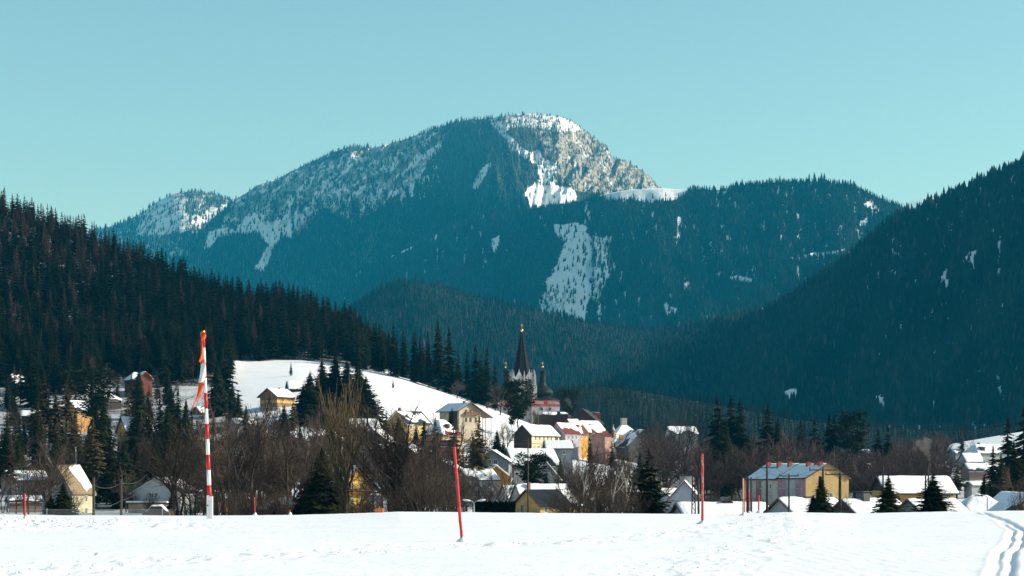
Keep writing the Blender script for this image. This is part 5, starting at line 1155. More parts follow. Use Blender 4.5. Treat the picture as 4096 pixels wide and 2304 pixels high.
# village conifers
VC = [(31, 815, 335, SPR[3], "big pale grey green spruce at far left in front of the hill forest", 1.3), (12, 800, 392, SPRN[0], "round dark fir below the dark cabin at the left edge", 1.0), (14, 760, 396, SPRN[2], "bushy fir right below the round one at the left edge", 1.1),
      (45, 700, 372, BRC[0], "rust brown conifer with a bare trunk, tallest left of the orange walled house", 1.2), (56, 690, 388, BRC[1], "brown conifer leaning over the orange walled house", 1.2), (38, 660, 402, BRC[2], "thin brown conifer at far left with ragged crown", 1.2),
      (66, 700, 380, BRC[2], "brown conifer in front of the orange walled house's gable", 1.1), (91, 720, 372, PIN[1], "tall pine with a lit orange trunk in the left slope", 1.1), (104, 600, 396, SPRN[1], "dark fir dusted with snow left of the tall hillside house", 1.0),
      (98, 540, 420, SPRN[2], "broad black fir above the steep roofed house", 1.1), (88, 520, 430, SPRN[0], "dark fir just behind the steep roofed house's ridge", 1.0), (110, 500, 436, SPRN[1], "dark fir over the left wooden utility pole", 1.1), (133, 560, 402, SPR[1], "slim tall spruce in front of the tall hillside house", .9),
      (141, 640, 384, SPRN[0], "snow flecked fir right below the red wooden house", .9), (149, 600, 398, BRC[0], "brown green conifer below the red wooden house", 1.1), (128, 700, 384, BRC[1], "brown conifer below the cabin with the wide roof", 1.0), (160, 580, 395, SPR[0], "thin spruce between red wooden house and striped pole", 1.0),
      (168, 560, 402, SPRN[2], "dark fir left of the bare tree beside the white boarded house", .7), (178, 600, 387, SPR[2], "narrow spruce tip left of the striped pole", .9), (186, 610, 399, SPRN[1], "fir half hidden by the bare tree left of the striped pole", .8), (124, 480, 440, SPRN[0], "black fir behind the right wooden utility pole", 1.0),
      (75, 560, 410, BRC[2], "ragged brown conifer above the steep roofed house", 1.2), (20, 560, 440, SPRN[1], "dark fir in the shade left of the steep roofed house", 1.0), (6, 540, 430, SPRN[0], "dark fir at the left picture edge above the grey roofed house", 1.2), (62, 600, 425, SPRN[2], "black fir in the shade over the steep roofed house's gable", .9),
      (225, 800, 352, SPR[3], "broad spruce at the left edge of the open snowy slope, behind the striped pole", 1.5), (217, 780, 360, SPRN[0], "dark fir crowded against the left edge of the open snowy slope", .9), (232, 760, 380, SPRN[1], "lower fir at the left edge of the snowy slope", .8),
      (473, 590, 433, SPRN[0], "left dark fir of the pair under the balcony chalet", .8), (463, 600, 446, BRC[1], "brownish conifer left of the pair under the balcony chalet", 1.2), (482, 600, 440, SPRN[1], "right dark fir of the pair under the balcony chalet", .9), (497, 660, 429.5, SPRN[2], "pointed dark fir left of the long cream building", 1.1),
      (503, 655, 441, SPRN[0], "low fir beside the pointed dark one left of the long cream building", 1.1), (533, 500, 455, PIN[0], "round dark pine in front of the large grey hall", .9), (546, 500, 472, SPRN[2], "low dark conifer right of the round pine at the grey hall", 1.1), (470, 545, 458, SPRN[2], "dark fir behind the red snow pole's tip", 1.0),
      (717, 750, 395, SPR[3], "spruce left of the pair topping the bare grove", 1.2), (731, 750, 396, SPR[1], "left spruce of the pair rising from the bare grove", 1.4), (740, 745, 397.5, SPR[0], "right spruce of the pair rising from the bare grove", 1.3), (720, 620, 411, SPR[3], "big dark spruce inside the bare grove below the pair", 1.3),
      (726, 630, 420, SPRN[1], "broad dark fir inside the bare grove left of centre", .8), (768, 740, 403, SPR[1], "tall spruce right of the pair, on its own above the grove", 1.4), (778, 730, 416.5, SPRN[1], "lower dark fir touching the lone tall spruce above the grove", .8), (801, 780, 420.5, SPR[2], "short dark conifer above the grove left of the rounded pine", 1.4),
      (815, 760, 417, SPR[3], "dark conifer above the yellow gabled block's left roof", 1.2), (829, 770, 413, SPR[0], "left tip of the twin spruces above the yellow gable", 1.1), (834, 770, 413.5, SPR[1], "right tip of the twin spruces above the yellow gable", 1.0), (852, 770, 414, PIN[1], "rounded brown pine towering above the grove right of the twin spruces", .6),
      (1008, 500, 416.5, SPR[1], "tall spruce of the dark group in front of the mansion", 1.25), (1024, 470, 404, SPR[3], "tall dark spruce at the right picture edge", 1.1), (993, 480, 445, SPR[0], "narrow spruce left of the tall one in front of the mansion", 1.3), (1001, 430, 452, SPRN[0], "bushy fir in the middle of the dark group at right", .8),
      (984, 420, 474, SPRN[1], "low bushy fir behind the right street lamp", 1.1), (1003, 400, 470, BRC[1], "brown green conifer at the foot of the dark group at right", 1.6), (957, 560, 459, BRC[1], "brown green conifer left of the dark group, by the small white cabin", 1.4), (1014, 460, 440, SPRN[2], "dark fir filling the group below the tall spruce at right", .9),
      (962, 830, 424, LAR[0], "lone larch on the snowy rise above the mansion", 1.0), (888, 800, 425, SPR[3], "dark conifer behind the smoke left of the mansion rise", 1.3), (878, 800, 428, SPR[1], "dark conifer left of the smoke above the grove", 1.3)]
for (px, Y, top, tr, lab, wd) in VC: tree(tr, px, Y, top, lab, wide=wd*1.3)
# firs near the field
tree(SPRN[0], 322, 290, 446, "wide dark fir left of the poplar's foot at the field edge", wide=1.75, rz=.4); tree(SPRN[2], 308, 300, 476, "low spreading fir bough mass at the left foot of the wide dark fir", wide=2.2); tree(SPRN[1], 341, 300, 470, "bushy fir between the wide dark fir and the poplar stem", wide=2.0)
tree(SPAR, 649, 265, 447, "open branched bushy fir standing alone beside the birches", wide=1.35, rz=.5); tree(SPRN[0], 650, 266, 474, "dense lower fir growing inside the open branched one", wide=2.0)
tree(SPRN[1], 821, 250, 475, "small fir in front of the dark gabled low house, leftmost of three", wide=2.0); tree(SPRN[0], 888.5, 245, 474, "middle one of the three small firs in front of the right roofs", wide=1.9); tree(SPRN[2], 933, 240, 472.5, "rightmost and widest of the three small firs before the right roofs", wide=2.3)
tree(SPRN[2], 813, 252, 494, "low spreading fir left of the leftmost small fir", wide=2.0); tree(BAR[1], 845, 255, 492, "little bare bush tree before the dark low gable", wide=1.0)
tree(SPRN[0], 63, 300, 481, "trimmed dark conifer in front of the steep roofed house's gable", wide=2.2); tree(SPRN[2], 51, 305, 494, "dark rounded bush conifer at the left corner of the steep roofed house", wide=2.0); tree(BAR[1], 75, 300, 485, "little bare tree in front of the steep roofed house's lit wall")
tree(SPRN[1], 172, 330, 491, "dark round shrub tree at the white boarded house's right corner", wide=2.0)
# large bare trees
tree(POP, 345, 285, 368, "tall many stemmed poplar with yellow lichened branches", name="poplar_tree", wide=.95, rz=1.0); tree(BIG, 396, 280, 386, "large spreading dark bare tree in the middle of the village edge", wide=1.1, rz=.3)
for (px, Y, top, tr, lab, wd) in [
    (172, 290, 414, BAR[1], "bare tree with thick trunk beside the white boarded house", 1.0), (228, 280, 392, BAR[3], "tall bare tree immediately right of the striped pole", 1.0), (240, 285, 400, BAR[1], "second bare tree right of the striped pole", .95), (251, 290, 412, BAR[0], "third bare tree right of the striped pole, dense crown", .9),
    (264, 300, 420, BAR[3], "fourth bare tree right of the striped pole", .9), (218, 330, 425, BAR[0], "bare tree with low crown behind the striped pole", .9), (288, 295, 408, BAR[2], "wide bare tree left of the wide dark fir", .9), (298, 310, 422, BAR[1], "bare tree with forked trunk close to the wide dark fir", .9), (276, 320, 430, BAR[0], "brown twiggy tree in front of the russet house", .9),
    (46 , 310, 440, BAR[1], "pale fan shaped bare tree left of the steep roofed house", .9), (24, 340, 452, BARP[1], "brown bare tree at the left, over the low shed", .9), (58, 450, 430, BIR[0], "pale forked tree growing behind the steep roof", 1.1), (80, 480, 415, BIR[1], "tall pale trunked bare tree above the steep roofed house", 1.0),
    (430, 285, 465, BARP[0], "brown bare tree behind the twiggy shrub near the red snow pole", 1.0), (455, 300, 458, BAR[1], "slim bare tree beside the red snow pole", .8), (465, 330, 466, BARP[1], "purplish bare tree right of the red snow pole's middle", .9), (486, 300, 468, BAR[3], "bare tree over the clipped dark hedge", .8), (505, 450, 462, BIR[0], "thin birch in front of the gabled wing", .8),
    (585.5, 285, 440, BIR[0], "white stemmed birch right of the black roofed house", 1.1), (578, 300, 452, BAR[1], "dark bare tree overlapping the black roof's right end", .9), (597, 290, 446, BAR[3], "bare tree with upswept limbs between the birches", 1.0), (610, 280, 436, BIR[1], "tallest white stemmed birch of the birch group", 1.1),
    (628, 285, 445, BIR[0], "birch nearest to the open branched fir", 1.0), (619, 300, 455, BAR[0], "dark crowned bare tree among the birches", .9), (604, 320, 460, BARP[2], "reddish twiggy tree low among the birches", 1.2), (590, 700, 430, SPR[0], "slim dark conifer before the dusty pink house", .9),
    (690, 560, 431, BARP[0], "big round crowned bare tree left of the grove", 1.25), (680, 600, 438, BARP[2], "bare tree behind the red edged white house", 1.1), (700, 580, 442, BARP[1], "bare tree above the long grey chimney block", 1.1), (661, 700, 412, BARP[1], "bare tree between the manor and the pale roofed hall", 1.0), (678, 850, 404, BAR[0], "bare tree standing in front of the pale roofed hall", .8), (684, 850, 408, BAR[1], "thin bare tree at the pale roofed hall's right end", .8),
    (652, 760, 418, BAR[2], "spreading bare tree over the manor's right roof", 1.0), (605, 690, 440, BARP[0], "bare tree between dusty pink house and manor", 1.0), (615, 670, 448, BARP[1], "low bare tree below the manor", 1.0), (563, 600, 455, BARP[2], "bare bush tree right of the large grey hall", 1.1), (575, 560, 462, BAR[0], "bare tree on the slope above the black roof", .9), (548, 660, 440, BARP[0], "slender bare tree in front of the long cream building's right end", .8),
    (164, 770, 378, BARP[0], "small round bare tree on the snow right of the red wooden house", 1.3), (268, 740, 392, BIR[0], "thin birch in front of the wooden chalet", .7), (480, 700, 428, BARP[1], "bare tree under the balcony chalet", .9), (490, 690, 425, BARP[2], "purplish bare tree right of the balcony chalet's garden", .9), (506, 720, 415, BAR[3], "bare tree at the left gable of the long cream building", .8),
    (430, 600, 442, BARP[1], "bare tree beside the cafe terrace", .9), (415, 480, 460, BARP[2], "dark twiggy tree in the garden behind the grey green gable", 1.0), (940, 620, 455, BARP[0], "bare tree left of the mansion's annexe", 1.1), (948, 640, 448, BARP[1], "reddish bare tree beside the small white cabin", 1.1), (975, 880, 436, BARP[2], "round bare tree on the snowy rise behind the mansion", 1.3), (1020, 380, 462, BARP[0], "pinkish bare tree at the right picture edge", 1.0)]:
    tree(tr, px, Y, top, lab, wide=wd)
# brush behind the striped pole and the village edge: small bare trees in loose rows
for i in range(16):
    px = random.uniform(205, 320); Y = random.uniform(310, 420); tree(BAR[i % 4], px, Y, random.uniform(425, 465), "small brown bare tree in the brush right of the striped pole", group="small bare trees right of the striped pole", parts=False)
for i in range(26):
    px = random.uniform(0, 200); Y = random.uniform(450, 700); tree((BAR+BARP)[i % 7], px, Y, 512-(Y-300)*.22-random.uniform(12, 34), "bare tree in the shady mixed wood on the left slope", group="bare trees in the left slope wood", parts=False)
for i in range(70):
    px = random.uniform(-10, 215); Y = random.uniform(480, 830); h = random.uniform(9, 16); x, y, z = at(px, Y)
    tp = HOR-(z+h-CAMZ)*F/Y
    plant((SPRN+BRC+SPR+BRC)[i % 13], x, y, z, h*1.1, "dark conifer in the mixed wood on the left slope below the hill forest", "tree", "conifers in the left slope wood", parts=False, wide=1.15)
for i in range(22):
    px = random.uniform(400, 520); Y = random.uniform(420, 560); tree((BARP+BAR)[i % 7], px, Y, random.uniform(462, 482), "low bare tree between the village houses in the centre", group="low bare trees in the village centre", parts=False)
for i in range(14):
    px = random.uniform(560, 640); Y = random.uniform(380, 560); tree((BARP+BAR)[i % 7], px, Y, random.uniform(452, 476), "dark bare tree behind the birches", group="bare trees behind the birches", parts=False)
# the grove on the right: rows of bare purplish trees
n = 0; back = []
for Y in np.arange(565, 1000, 12):
    k = int(15+(Y-500)/40)
    for j in range(k):
        px = 640+(j+random.uniform(-.5, .5)+.5)*(305/k)
        if px < 705 and Y > 780: continue
        if 668 < px < 705 and Y > 600: continue
        if px < 660 and Y < 700: continue
        x, y, z = at(px, Y); h = random.uniform(12, 19.5)*(1+.12*math.sin(px*.05))
        if px > 870: h *= (.8 if Y > 650 else .9)
        if n < 105: n += 1; plant((BARP*3+BAR[:2])[n % 11], x, y, z, h, "leafless purplish brown tree in the wide grove behind the right hand houses", "tree", "bare trees of the grove behind the houses", parts=False, wide=random.uniform(1.1, 1.5))
        else: back.append((x, y, z, h))
print("grove", n, len(back))
def thin_tree(seed):
    a, b = bare_geom(seed, nl=4, kids=3, spread=.6, up=.42, trunk=.27, r0=.015); V, Fq = segs_mesh(a+b, None, 3); V = V.copy()
    return V, np.concatenate([Fq[:, [0, 1, 2]], Fq[:, [0, 2, 3]]])
CT5 = [thin_tree(410+i) for i in range(4)]
P = np.array([r_[:3] for r_ in back]); Hh = np.array([r_[3] for r_ in back]); tt = rng.random(len(P))[:, None]
merged_trees("forest", P, Hh, np.array([.055, .042, .040])*(1-tt)+np.array([.11, .08, .072])*tt, "mass of bare purplish trees deeper in the grove behind the houses", templates=CT5, wide=1.3)
# tall grey brown trees that screen the village
extra = 0
for (a, b_, m_, ys, tops, lab, gr) in ((208, 330, 20, (300, 480), (384, 440), "tall grey brown bare tree screening the village right of the striped pole", "tall bare trees right of the striped pole"),
        (172, 206, 5, (300, 430), (418, 455), "tall bare tree screening the houses left of the striped pole", "tall bare trees left of the striped pole"),
        (330, 450, 15, (330, 540), (408, 455), "bare tree screening the houses between poplar and red snow pole", "bare trees between poplar and red snow pole"),
        (560, 660, 9, (290, 460), (440, 470), "bare tree screening the slope behind the birches", "bare trees around the birches"),
        (0, 60, 6, (330, 460), (430, 470), "bare tree at the far left behind the short red snow pole", "bare trees at the far left")):
    for i in range(m_):
        px = a+(i+random.uniform(.1, .9))*(b_-a)/m_; extra += 1
        tree((BAR+BARP)[(extra*3) % 7], px, random.uniform(*ys), random.uniform(*tops), lab, group=gr, parts=False, wide=random.uniform(.75, 1.05))
for i in range(14):
    px = random.uniform(232, 470); tree(BARP[i % 3], px, random.uniform(600, 760), random.uniform(398, 425), "slender bare tree on the lower snowy slope below the meadow", group="slender bare trees below the meadow", parts=False, wide=.8)
for i, (px, Y, top) in enumerate([(238, 700, 392), (246, 690, 405), (284, 700, 404), (293, 690, 398), (378, 700, 402), (386, 690, 410), (452, 720, 408), (416, 640, 425), (300, 600, 425), (255, 560, 430), (270, 600, 428), (612, 640, 440), (640, 560, 452), (560, 560, 458), (405, 560, 446)]):
    tree((SPRN+BRC)[i % 6], px, Y, top, "dark conifer among the gardens below the snowy meadow", group="garden conifers below the meadow", parts=False, wide=1.25)
for i in range(20):
    px = random.uniform(4, 232) if i < 13 else random.uniform(395, 480)
    if 118 < px < 158: px += 45
    Y = random.uniform(470, 620); tree((SPRN+BRC)[i % 6], px, Y, random.uniform(412, 446), "dark conifer standing between the lower village houses", group="conifers between the lower village houses", parts=False, wide=1.25)
tree(SPRN[1], 139, 780, 366, "narrow dark fir overlapping the red wooden house", wide=1.1); tree(BRC[0], 149, 760, 384, "brownish conifer below the red wooden house's gable", wide=1.3)
# shrubs
def shrub(px, Y, h, w_, lab, m=None, group=None):
    x, y, z = at(px, Y); o = link(bpy.data.objects.new("shrub", m or BUSHM[int(px) % 3])); o.location = (x, y, z); o.rotation_euler = (0, 0, random.random()*6); o.scale = (w_, w_, h); return tag(o, lab, "shrub", group)
shrub(427, 250, 9.0, 7.5, "rounded twiggy shrub left of the red snow pole", BUSHM[0]); shrub(415, 255, 6.2, 6, "lower twiggy shrub leaning on the rounded one", BUSHM[1]); shrub(363, 250, 5, 6, "yellowish twiggy shrub at the poplar's foot", BUSHY)
shrub(447, 262, 6.4, 5, "twiggy shrub touching the red snow pole", BUSHM[2])
for px, Y, h in [(190, 300, 10), (213, 260, 9.6), (262, 255, 9.5), (282, 262, 9.4), (235, 270, 10), (250, 262, 9.2), (150, 420, 10), (132, 430, 11), (385, 262, 9.4), (402, 258, 9.2), (455, 280, 9.5), (575, 262, 10), (592, 258, 10.5), (604, 262, 9.8), (616, 258, 10.4), (632, 260, 9.8), (566, 280, 9), (702, 400, 12), (712, 420, 12), (735, 430, 12), (1020, 300, 12)]:
    shrub(px, Y, h*random.uniform(.38, .55), random.uniform(3, 5), "leafless twiggy shrub peeping over the far edge of the snow field", None, "twiggy shrubs along the far edge of the field")
for i in range(16):
    shrub(random.uniform(10, 230), random.uniform(560, 760), random.uniform(3, 6), random.uniform(5, 8), "low brown brush on the snowy left slope", None, "brown brush on the left slope")
for i in range(16):
    shrub(random.uniform(455, 560), random.uniform(640, 740), random.uniform(2, 4.5), random.uniform(3, 6), "low brown brush on the snow below the balcony chalet", None, "brown brush below the balcony chalet")
# hedge
def hedge():
    x, y, z = at(494, 262); r = random.Random(5); V = []; T = []
    top = PZ(502, 262)-z; L = 5.6
    o = empty("hedge", (x, y, z)); tag(o, "clipped dark hedge left of the black roofed house", "hedge")
    b = MB(); b.box(-L/2+.2, L/2-.2, -.45, .45, 0, top-.5); core = b.obj("branches", M_BARK, o)
    for i in range(9000):
        u = r.uniform(-L/2, L/2); f = r.random(); zz = r.uniform(1.0, top); yy = -.7+r.uniform(-.12, .12)
        if f < .35: yy = r.uniform(-.7, .7); zz = top-.5+r.random()**2*.7*(.6+.4*math.sin(u*9))
        s = .14; p = np.array([u, yy, zz]); k = len(V)
        for q_ in range(3): V.append(p+np.array([r.uniform(-s, s)*.6, r.uniform(-s, s), r.uniform(-s, s)*1.5]))
        T.append((k, k+1, k+2))
    np_obj("foliage", np.array(V), np.array(T), M_SPRUCE, o)
hedge()

# ================================================================== poles, lamps, wires on and behind the field
M_RED = plain("red_paint", (.50, .012, .010), .5, var=.35, scale=2.5); M_WHT = plain("white_paint", (.78, .78, .76), .45, var=.08, scale=2)
def worn(name, c, c2, amt):
    m, nt, b = new_mat(name); f, _ = noise(nt, 2.5, 6, .7, scl=(3, 3, .8))
    nt.links.new(mixc(nt, ramp(nt, f, amt-.05, amt+.05), c, c2), b.inputs['Base Color']); b.inputs['Roughness'].default_value = .7; return m
M_WORN = worn("worn_red_paint", (.42, .03, .025), (.40, .30, .26), .56); M_WORN2 = worn("bleached_wood", (.35, .06, .04), (.45, .33, .22), .42)
M_POLE = boards((.055, .045, .038), 'x', 9, .3)
def stake(pt, pb, thick, mat, label, cap=None):
    (xt, yt), (xb, yb) = pt, pb; Y = CAMZ*F/(yb-HOR) if yb > 515.5 else 100.5
    X0 = PX(xb, Y); z0 = float(field_z(np.array([X0]), np.array([Y]))[0]) if yb > 515.5 else PZ(yb, Y)
    o = empty("snow_pole", (X0, Y, z0)); tag(o, label, "snow pole")
    d = np.array([PX(xt, Y)-X0, 0, PZ(yt, Y)-z0]); r0 = thick/2/F*Y; n = 10; b = MB(); rr = random.Random(int(xb)); pts = []; rad = []
    for i in range(n+1):
        t = i/n; pts.append(d*t*1.0+np.array([0, 0, -.25*(1-t)])+np.array([rr.uniform(-1, 1)*.004, 0, 0])); rad.append(r0*(1.05-.12*t)*rr.uniform(.96, 1.04))
    b.tube(pts, rad, 10); b.obj("pole", mat, o, smooth_=False)
    b = MB(); b.lathe([(r0*1.02*.93, d[2]-.02), (r0*.8, d[2]+.015), (r0*.3, d[2]+.03)], 10, d[0], 0); b.obj("cap", cap or mat, o)
    # heap of snow at its foot
    V = []; nn = 14
    for j, (rad_, z) in enumerate([(r0*6, -.04), (r0*4.2, .03), (r0*2.6, .09), (r0*1.2, .15)]):
        for k in range(nn): a = 2*PI*k/nn; q_ = rad_*rr.uniform(.8, 1.25); V.append((q_*math.cos(a)+r0*.6, q_*math.sin(a)*1.0, z*rr.uniform(.8, 1.2)))
    Fq = [(j*nn+k, j*nn+(k+1) % nn, (j+1)*nn+(k+1) % nn, (j+1)*nn+k) for j in range(3) for k in range(nn)]
    np_obj("snow_heap", np.array(V), np.array(Fq), M_FIELD, o, smooth_=True)
    return o
stake((454.3, 447.7), (462.8, 541), 3.1, M_RED, "nearest snow pole, glossy red and leaning left, in the middle of the field")
stake((702.4, 454.5), (702.4, 524.5), 2.5, M_WORN, "weathered red snow pole with bare patches, right of the middle")
stake((743.3, 478.8), (743.2, 516.4), 1.7, M_WORN2, "bleached wooden snow pole, left of the close pair")
stake((744.9, 481), (744.7, 516.0), 1.1, M_RED, "thin red snow pole directly behind the bleached wooden one")
stake((749.2, 489.4), (749.2, 513.6), 1.2, M_WORN, "thin faded brownish snow pole between the close pair and the short red one")
stake((758.8, 495.6), (758.7, 513.2), 1.6, M_RED, "short bright red snow pole left of the white low gable")
stake((24.6, 494), (25.2, 519.8), 1.7, M_RED, "short bright red snow pole at the left edge of the field")
stake((254.6, 497.5), (254.9, 515.4), 1.1, M_RED, "thin red snow pole right of the striped pole")
stake((289.9, 510), (289.9, 515.2), .9, M_RED, "tiny red snow pole tip left of the wide dark fir")

def windsock():
    Y = 89.0; X0 = PX(209.8, Y); z0 = float(field_z(np.array([X0]), np.array([Y]))[0]); o = empty("windsock_pole", (X0, Y, z0)); tag(o, "tall red and white striped pole with a torn windsock", "windsock pole")
    k = Y/F
    top = np.array([PX(203.3, Y)-X0, 0, PZ(332.5, Y)-z0]); foot = np.array([PX(209.6, Y)-X0, 0, PZ(497.5, Y)-z0])
    bands = [332.5, 347.8, 362.8, 377.9, 393.1, 408.7, 423.9, 439.1, 454.8, 470.0, 485.2, 497.5]
    for i in range(11):
        a, c = [(PZ(bands[j], Y)-z0-foot[2])/(top[2]-foot[2]) for j in (i, i+1)]
        b = MB(); p0 = foot+(top-foot)*c; p1 = foot+(top-foot)*a; r_ = lambda t: k*(2.1-.75*t)
        b.tube([p0, p1], [r_(c), r_(a)], 16); b.obj("band", M_RED if i % 2 == 0 else M_WHT, o, smooth_=True)
    b = MB(); hx = k*2.6
    b.box(foot[0]-hx, foot[0]-hx*.1, -hx, hx, -.3, foot[2]+.10); b.box(foot[0]+hx*.02, foot[0]+hx*1.2, -hx*.8, hx*.8, -.3, foot[2]+.05); b.obj("base_post", M_WHT, o)
    b = MB(); b.tube([(foot[0]-hx*.55, -hx-.01, foot[2]-.35), (foot[0]-hx*.55, -hx+.01, foot[2]-.35)], .035, 8); b.obj("bolt", M_DARK, o)
    b = MB(); b.lathe([(k*1.5, top[2]-.02), (k*1.9, top[2]+.02), (k*1.6, top[2]+.07)], 12, top[0], 0); b.obj("cap", plain("brass_cap", (.55, .3, .05), .4, .8), o)
    # the torn windsock: cloth strips hanging on the lee side
    def strip(name, pts, mat):       # pts: (left px, right px, py)
        V = []; n = len(pts); m_ = 5
        for i, (a, c, py) in enumerate(pts):
            for j in range(m_):
                t = j/(m_-1); V.append((PX(a+(c-a)*t, Y)-X0, -.11+.09*math.sin(t*5+i*.9)+.03*math.sin(i*2.3), PZ(py+.5*math.sin(t*7+i), Y)-z0))
        V = np.array(V); Vb = V.copy(); Vb[:, 1] += .012; Fq = grid_faces(n, m_); N0 = len(V)
        return np_obj(name, np.r_[V, Vb], np.r_[Fq, Fq[:, ::-1]+N0], mat, o, smooth_=True)
    OR = plain("orange_red_cloth", (.85, .10, .02), .7, var=.12, scale=4); WH = plain("white_cloth", (.8, .76, .74), .75, var=.05)
    sock = strip("windsock", [(200.7, 206.5, 332.6), (200.4, 206.6, 334.8), (200.8, 206.4, 336.6), (201.4, 205.6, 338.6), (201.2, 202.9, 341)], OR)
    strip("torn_cloth", [(201.4, 203.4, 341), (201.0, 203.6, 346), (201.3, 203.7, 351), (201.0, 203.9, 355), (200.2, 204.2, 359), (199.7, 204.3, 361.5), (201.1, 204.2, 363.5)], OR)
    strip("white_cloth", [(201.2, 205.9, 360), (200.9, 206.3, 366), (200.3, 206.4, 372), (199.6, 206.2, 378), (198.9, 205.9, 383)], WH)
    strip("orange_tail", [(198.8, 204.0, 382.5), (198.3, 203.6, 387), (197.6, 202.2, 392), (196.9, 200.6, 396.6), (195.6, 197.2, 400), (194.0, 194.9, 404), (192.6, 193.3, 408.5), (192.4, 192.7, 411)], OR)
windsock()

def wood_pole(px, Y, top, label, arm=None, lattice=False, thick=.14, name="utility_pole", ins=True):
    x, y, z = at(px, Y); h = PZ(top, Y)-z; o = empty(name, (x, y, z), random.uniform(-.2, .2)); tag(o, label, "utility pole")
    b = MB()
    if lattice:
        for s1 in (-1, 1):
            b.tube([(s1*thick*1.6, 0, -.3), (s1*thick*.7, 0, h)], thick*.55, 6)
        nn = int(h/.9)
        for i in range(nn): t0, t1 = i/nn, (i+1)/nn; s = 1 if i % 2 else -1; b.tube([(s*thick*(1.6-.9*t0), 0, h*t0), (-s*thick*(1.6-.9*t1), 0, h*t1)], .05, 4)
    else: b.tube([(0, 0, -.3), (0, 0, h)], [thick, thick*.75], 8)
    b.obj("pole", M_POLE, o)
    if arm:
        w_ = arm; b = MB(); b.box(-w_/2, w_/2, -.08, .08, h-.35, h-.2); b.obj("crossarm", M_DARK, o)
        if ins:
            for u in (-w_/2+.1, 0, w_/2-.1): b = MB(); b.lathe([(.05, h-.2), (.09, h-.1), (.06, h+.05), (.09, h+.12), (.03, h+.2)], 8, u, 0); b.obj("insulator", M_DARK, o)
    return o, np.array([x, y, z+h])
UP = {}
for k_, px, Y, top, lab, arm, lat, th in [
    ('a', 93.7, 160, 477.6, "left wooden utility pole at the steep roofed house", None, False, .14), ('b', 121.2, 170, 479.2, "right wooden utility pole at the white boarded house", None, False, .14),
    ('c', 823, 300, 468.2, "dark concrete utility pole before the yellow gable, left one with a crossarm", 4.2, False, .2), ('d', 840, 300, 472.8, "dark utility pole before the yellow gable, right one with a crossarm", 4.4, False, .27), ('e', 883, 300, 467.7, "utility pole with crossarm behind the middle small fir", 4.6, False, .16),
    ('f', 927, 300, 459.5, "tallest utility pole, ladder like, behind the widest small fir", 4.8, True, .22), ('g', 767, 330, 466, "thick utility pole in front of the cream apartment wing", 3.8, False, .22), ('h', 789, 330, 474.4, "utility pole with flat arm in front of the pink side wall", 3.2, False, .17),
    ('i', 693.6, 330, 473.5, "lattice utility pole beside the red edged white house", 2.4, True, .2), ('j', 698.6, 335, 479, "short dark utility pole just right of the lattice one", None, False, .2), ('k', 747.6, 330, 477.2, "stout dark utility pole behind the bleached snow pole", None, False, .26), ('l', 751.2, 332, 477.4, "second stout dark pole immediately right of the stout one", None, False, .2),
    ('m', 819.5, 305, 476, "short dark pole left of the crossarmed pole at the yellow gable", None, False, .2), ('n', 528, 280, 438.5, "thin greenish mast in front of the large grey hall", 1.0, False, .11)]:
    UP[k_] = wood_pole(px, Y, top, lab, arm, lat, th, ins=(k_ != 'n'))[1]
def wire(a, b_, sag, lab, r=.022):
    a = np.array(a, float); b_ = np.array(b_, float); o0 = a.copy(); m = MB(); pts = []
    for i in range(17): t = i/16; p = a+(b_-a)*t-o0; p[2] -= sag*4*t*(1-t); pts.append(p)
    m.tube(pts, r, 4); o = m.obj("overhead_wire", M_DARK, None, loc=tuple(o0)); return tag(o, lab, "wire", "overhead wires")
W = lambda k_, dx=0, dz=0: UP[k_]+np.array([dx, 0, dz])
wire(W('a', 0, -.6), W('b', 0, -.3), .35, "upper sagging wire between the two wooden utility poles"); wire(W('a', 0, -2.0), W('b', 0, -1.8), .35, "lower sagging wire between the two wooden utility poles")
wb = np.array(PT(147, 474, 250)); wire(W('b', 0, -.3), wb, .5, "upper wire running from right wooden pole towards the slope"); wire(W('b', 0, -1.8), wb-np.array([0, 0, .8]), .5, "lower wire running from right wooden pole towards the slope")
for k1, k2, lab in (('g', 'h', "thick pole to flat armed pole"), ('h', 'c', "flat armed pole to the yellow gable"), ('c', 'd', "the two poles of the yellow gable"), ('d', 'e', "the yellow gable pole to the middle fir pole"), ('e', 'f', "the middle fir pole to the ladder like pole"), ('k', 'g', "the stout dark pole to the thick pole")):
    wire(W(k1, -1.2, -.1), W(k2, -1.2, -.1), .5, "front wire from "+lab); wire(W(k1, 1.2, -.1), W(k2, 1.2, -.1), .5, "rear wire from "+lab)
wire(W('i', 0, -.2), W('k', 0, -.5), .8, "wire from lattice pole to the stout dark pole")
def lamp(px, Y, top, arms, label):
    x, y, z = at(px, Y); h = PZ(top, Y)-z; o = empty("street_lamp", (x, y, z)); tag(o, label, "street lamp")
    b = MB(); b.tube([(0, 0, -.2), (0, 0, h)], [.09, .06], 8); b.obj("pole", plain("galvanised_steel", (.42, .44, .44), .45, .6), o)
    for s, L in arms:
        b = MB(); b.tube([(0, 0, h-.02), (s*L*.4, 0, h+.16), (s*L, 0, h+.28)], .045, 6); b.obj("arm", plain("galvanised_steel", (.42, .44, .44), .45, .6), o)
        b = MB(); b.lathe([(.02, -.5), (.13, -.35), (.18, 0), (.15, .35), (.03, .5)], 10); b.v = [(s*L+s*.4+zz*.9*s, yy, h+.30+xx*.6+zz*.1) for xx, yy, zz in b.v]
        b.obj("lamp_head", plain("lamp_housing", (.7, .72, .70), .35), o, smooth_=True)
lamp(474, 205, 503.2, [(-1, .35), (1, .35)], "street lamp with two pale heads left of the clipped hedge")
lamp(987.5, 215, 497.0, [(-1, .75)], "street lamp with one pale head bent left, near the right dark group")
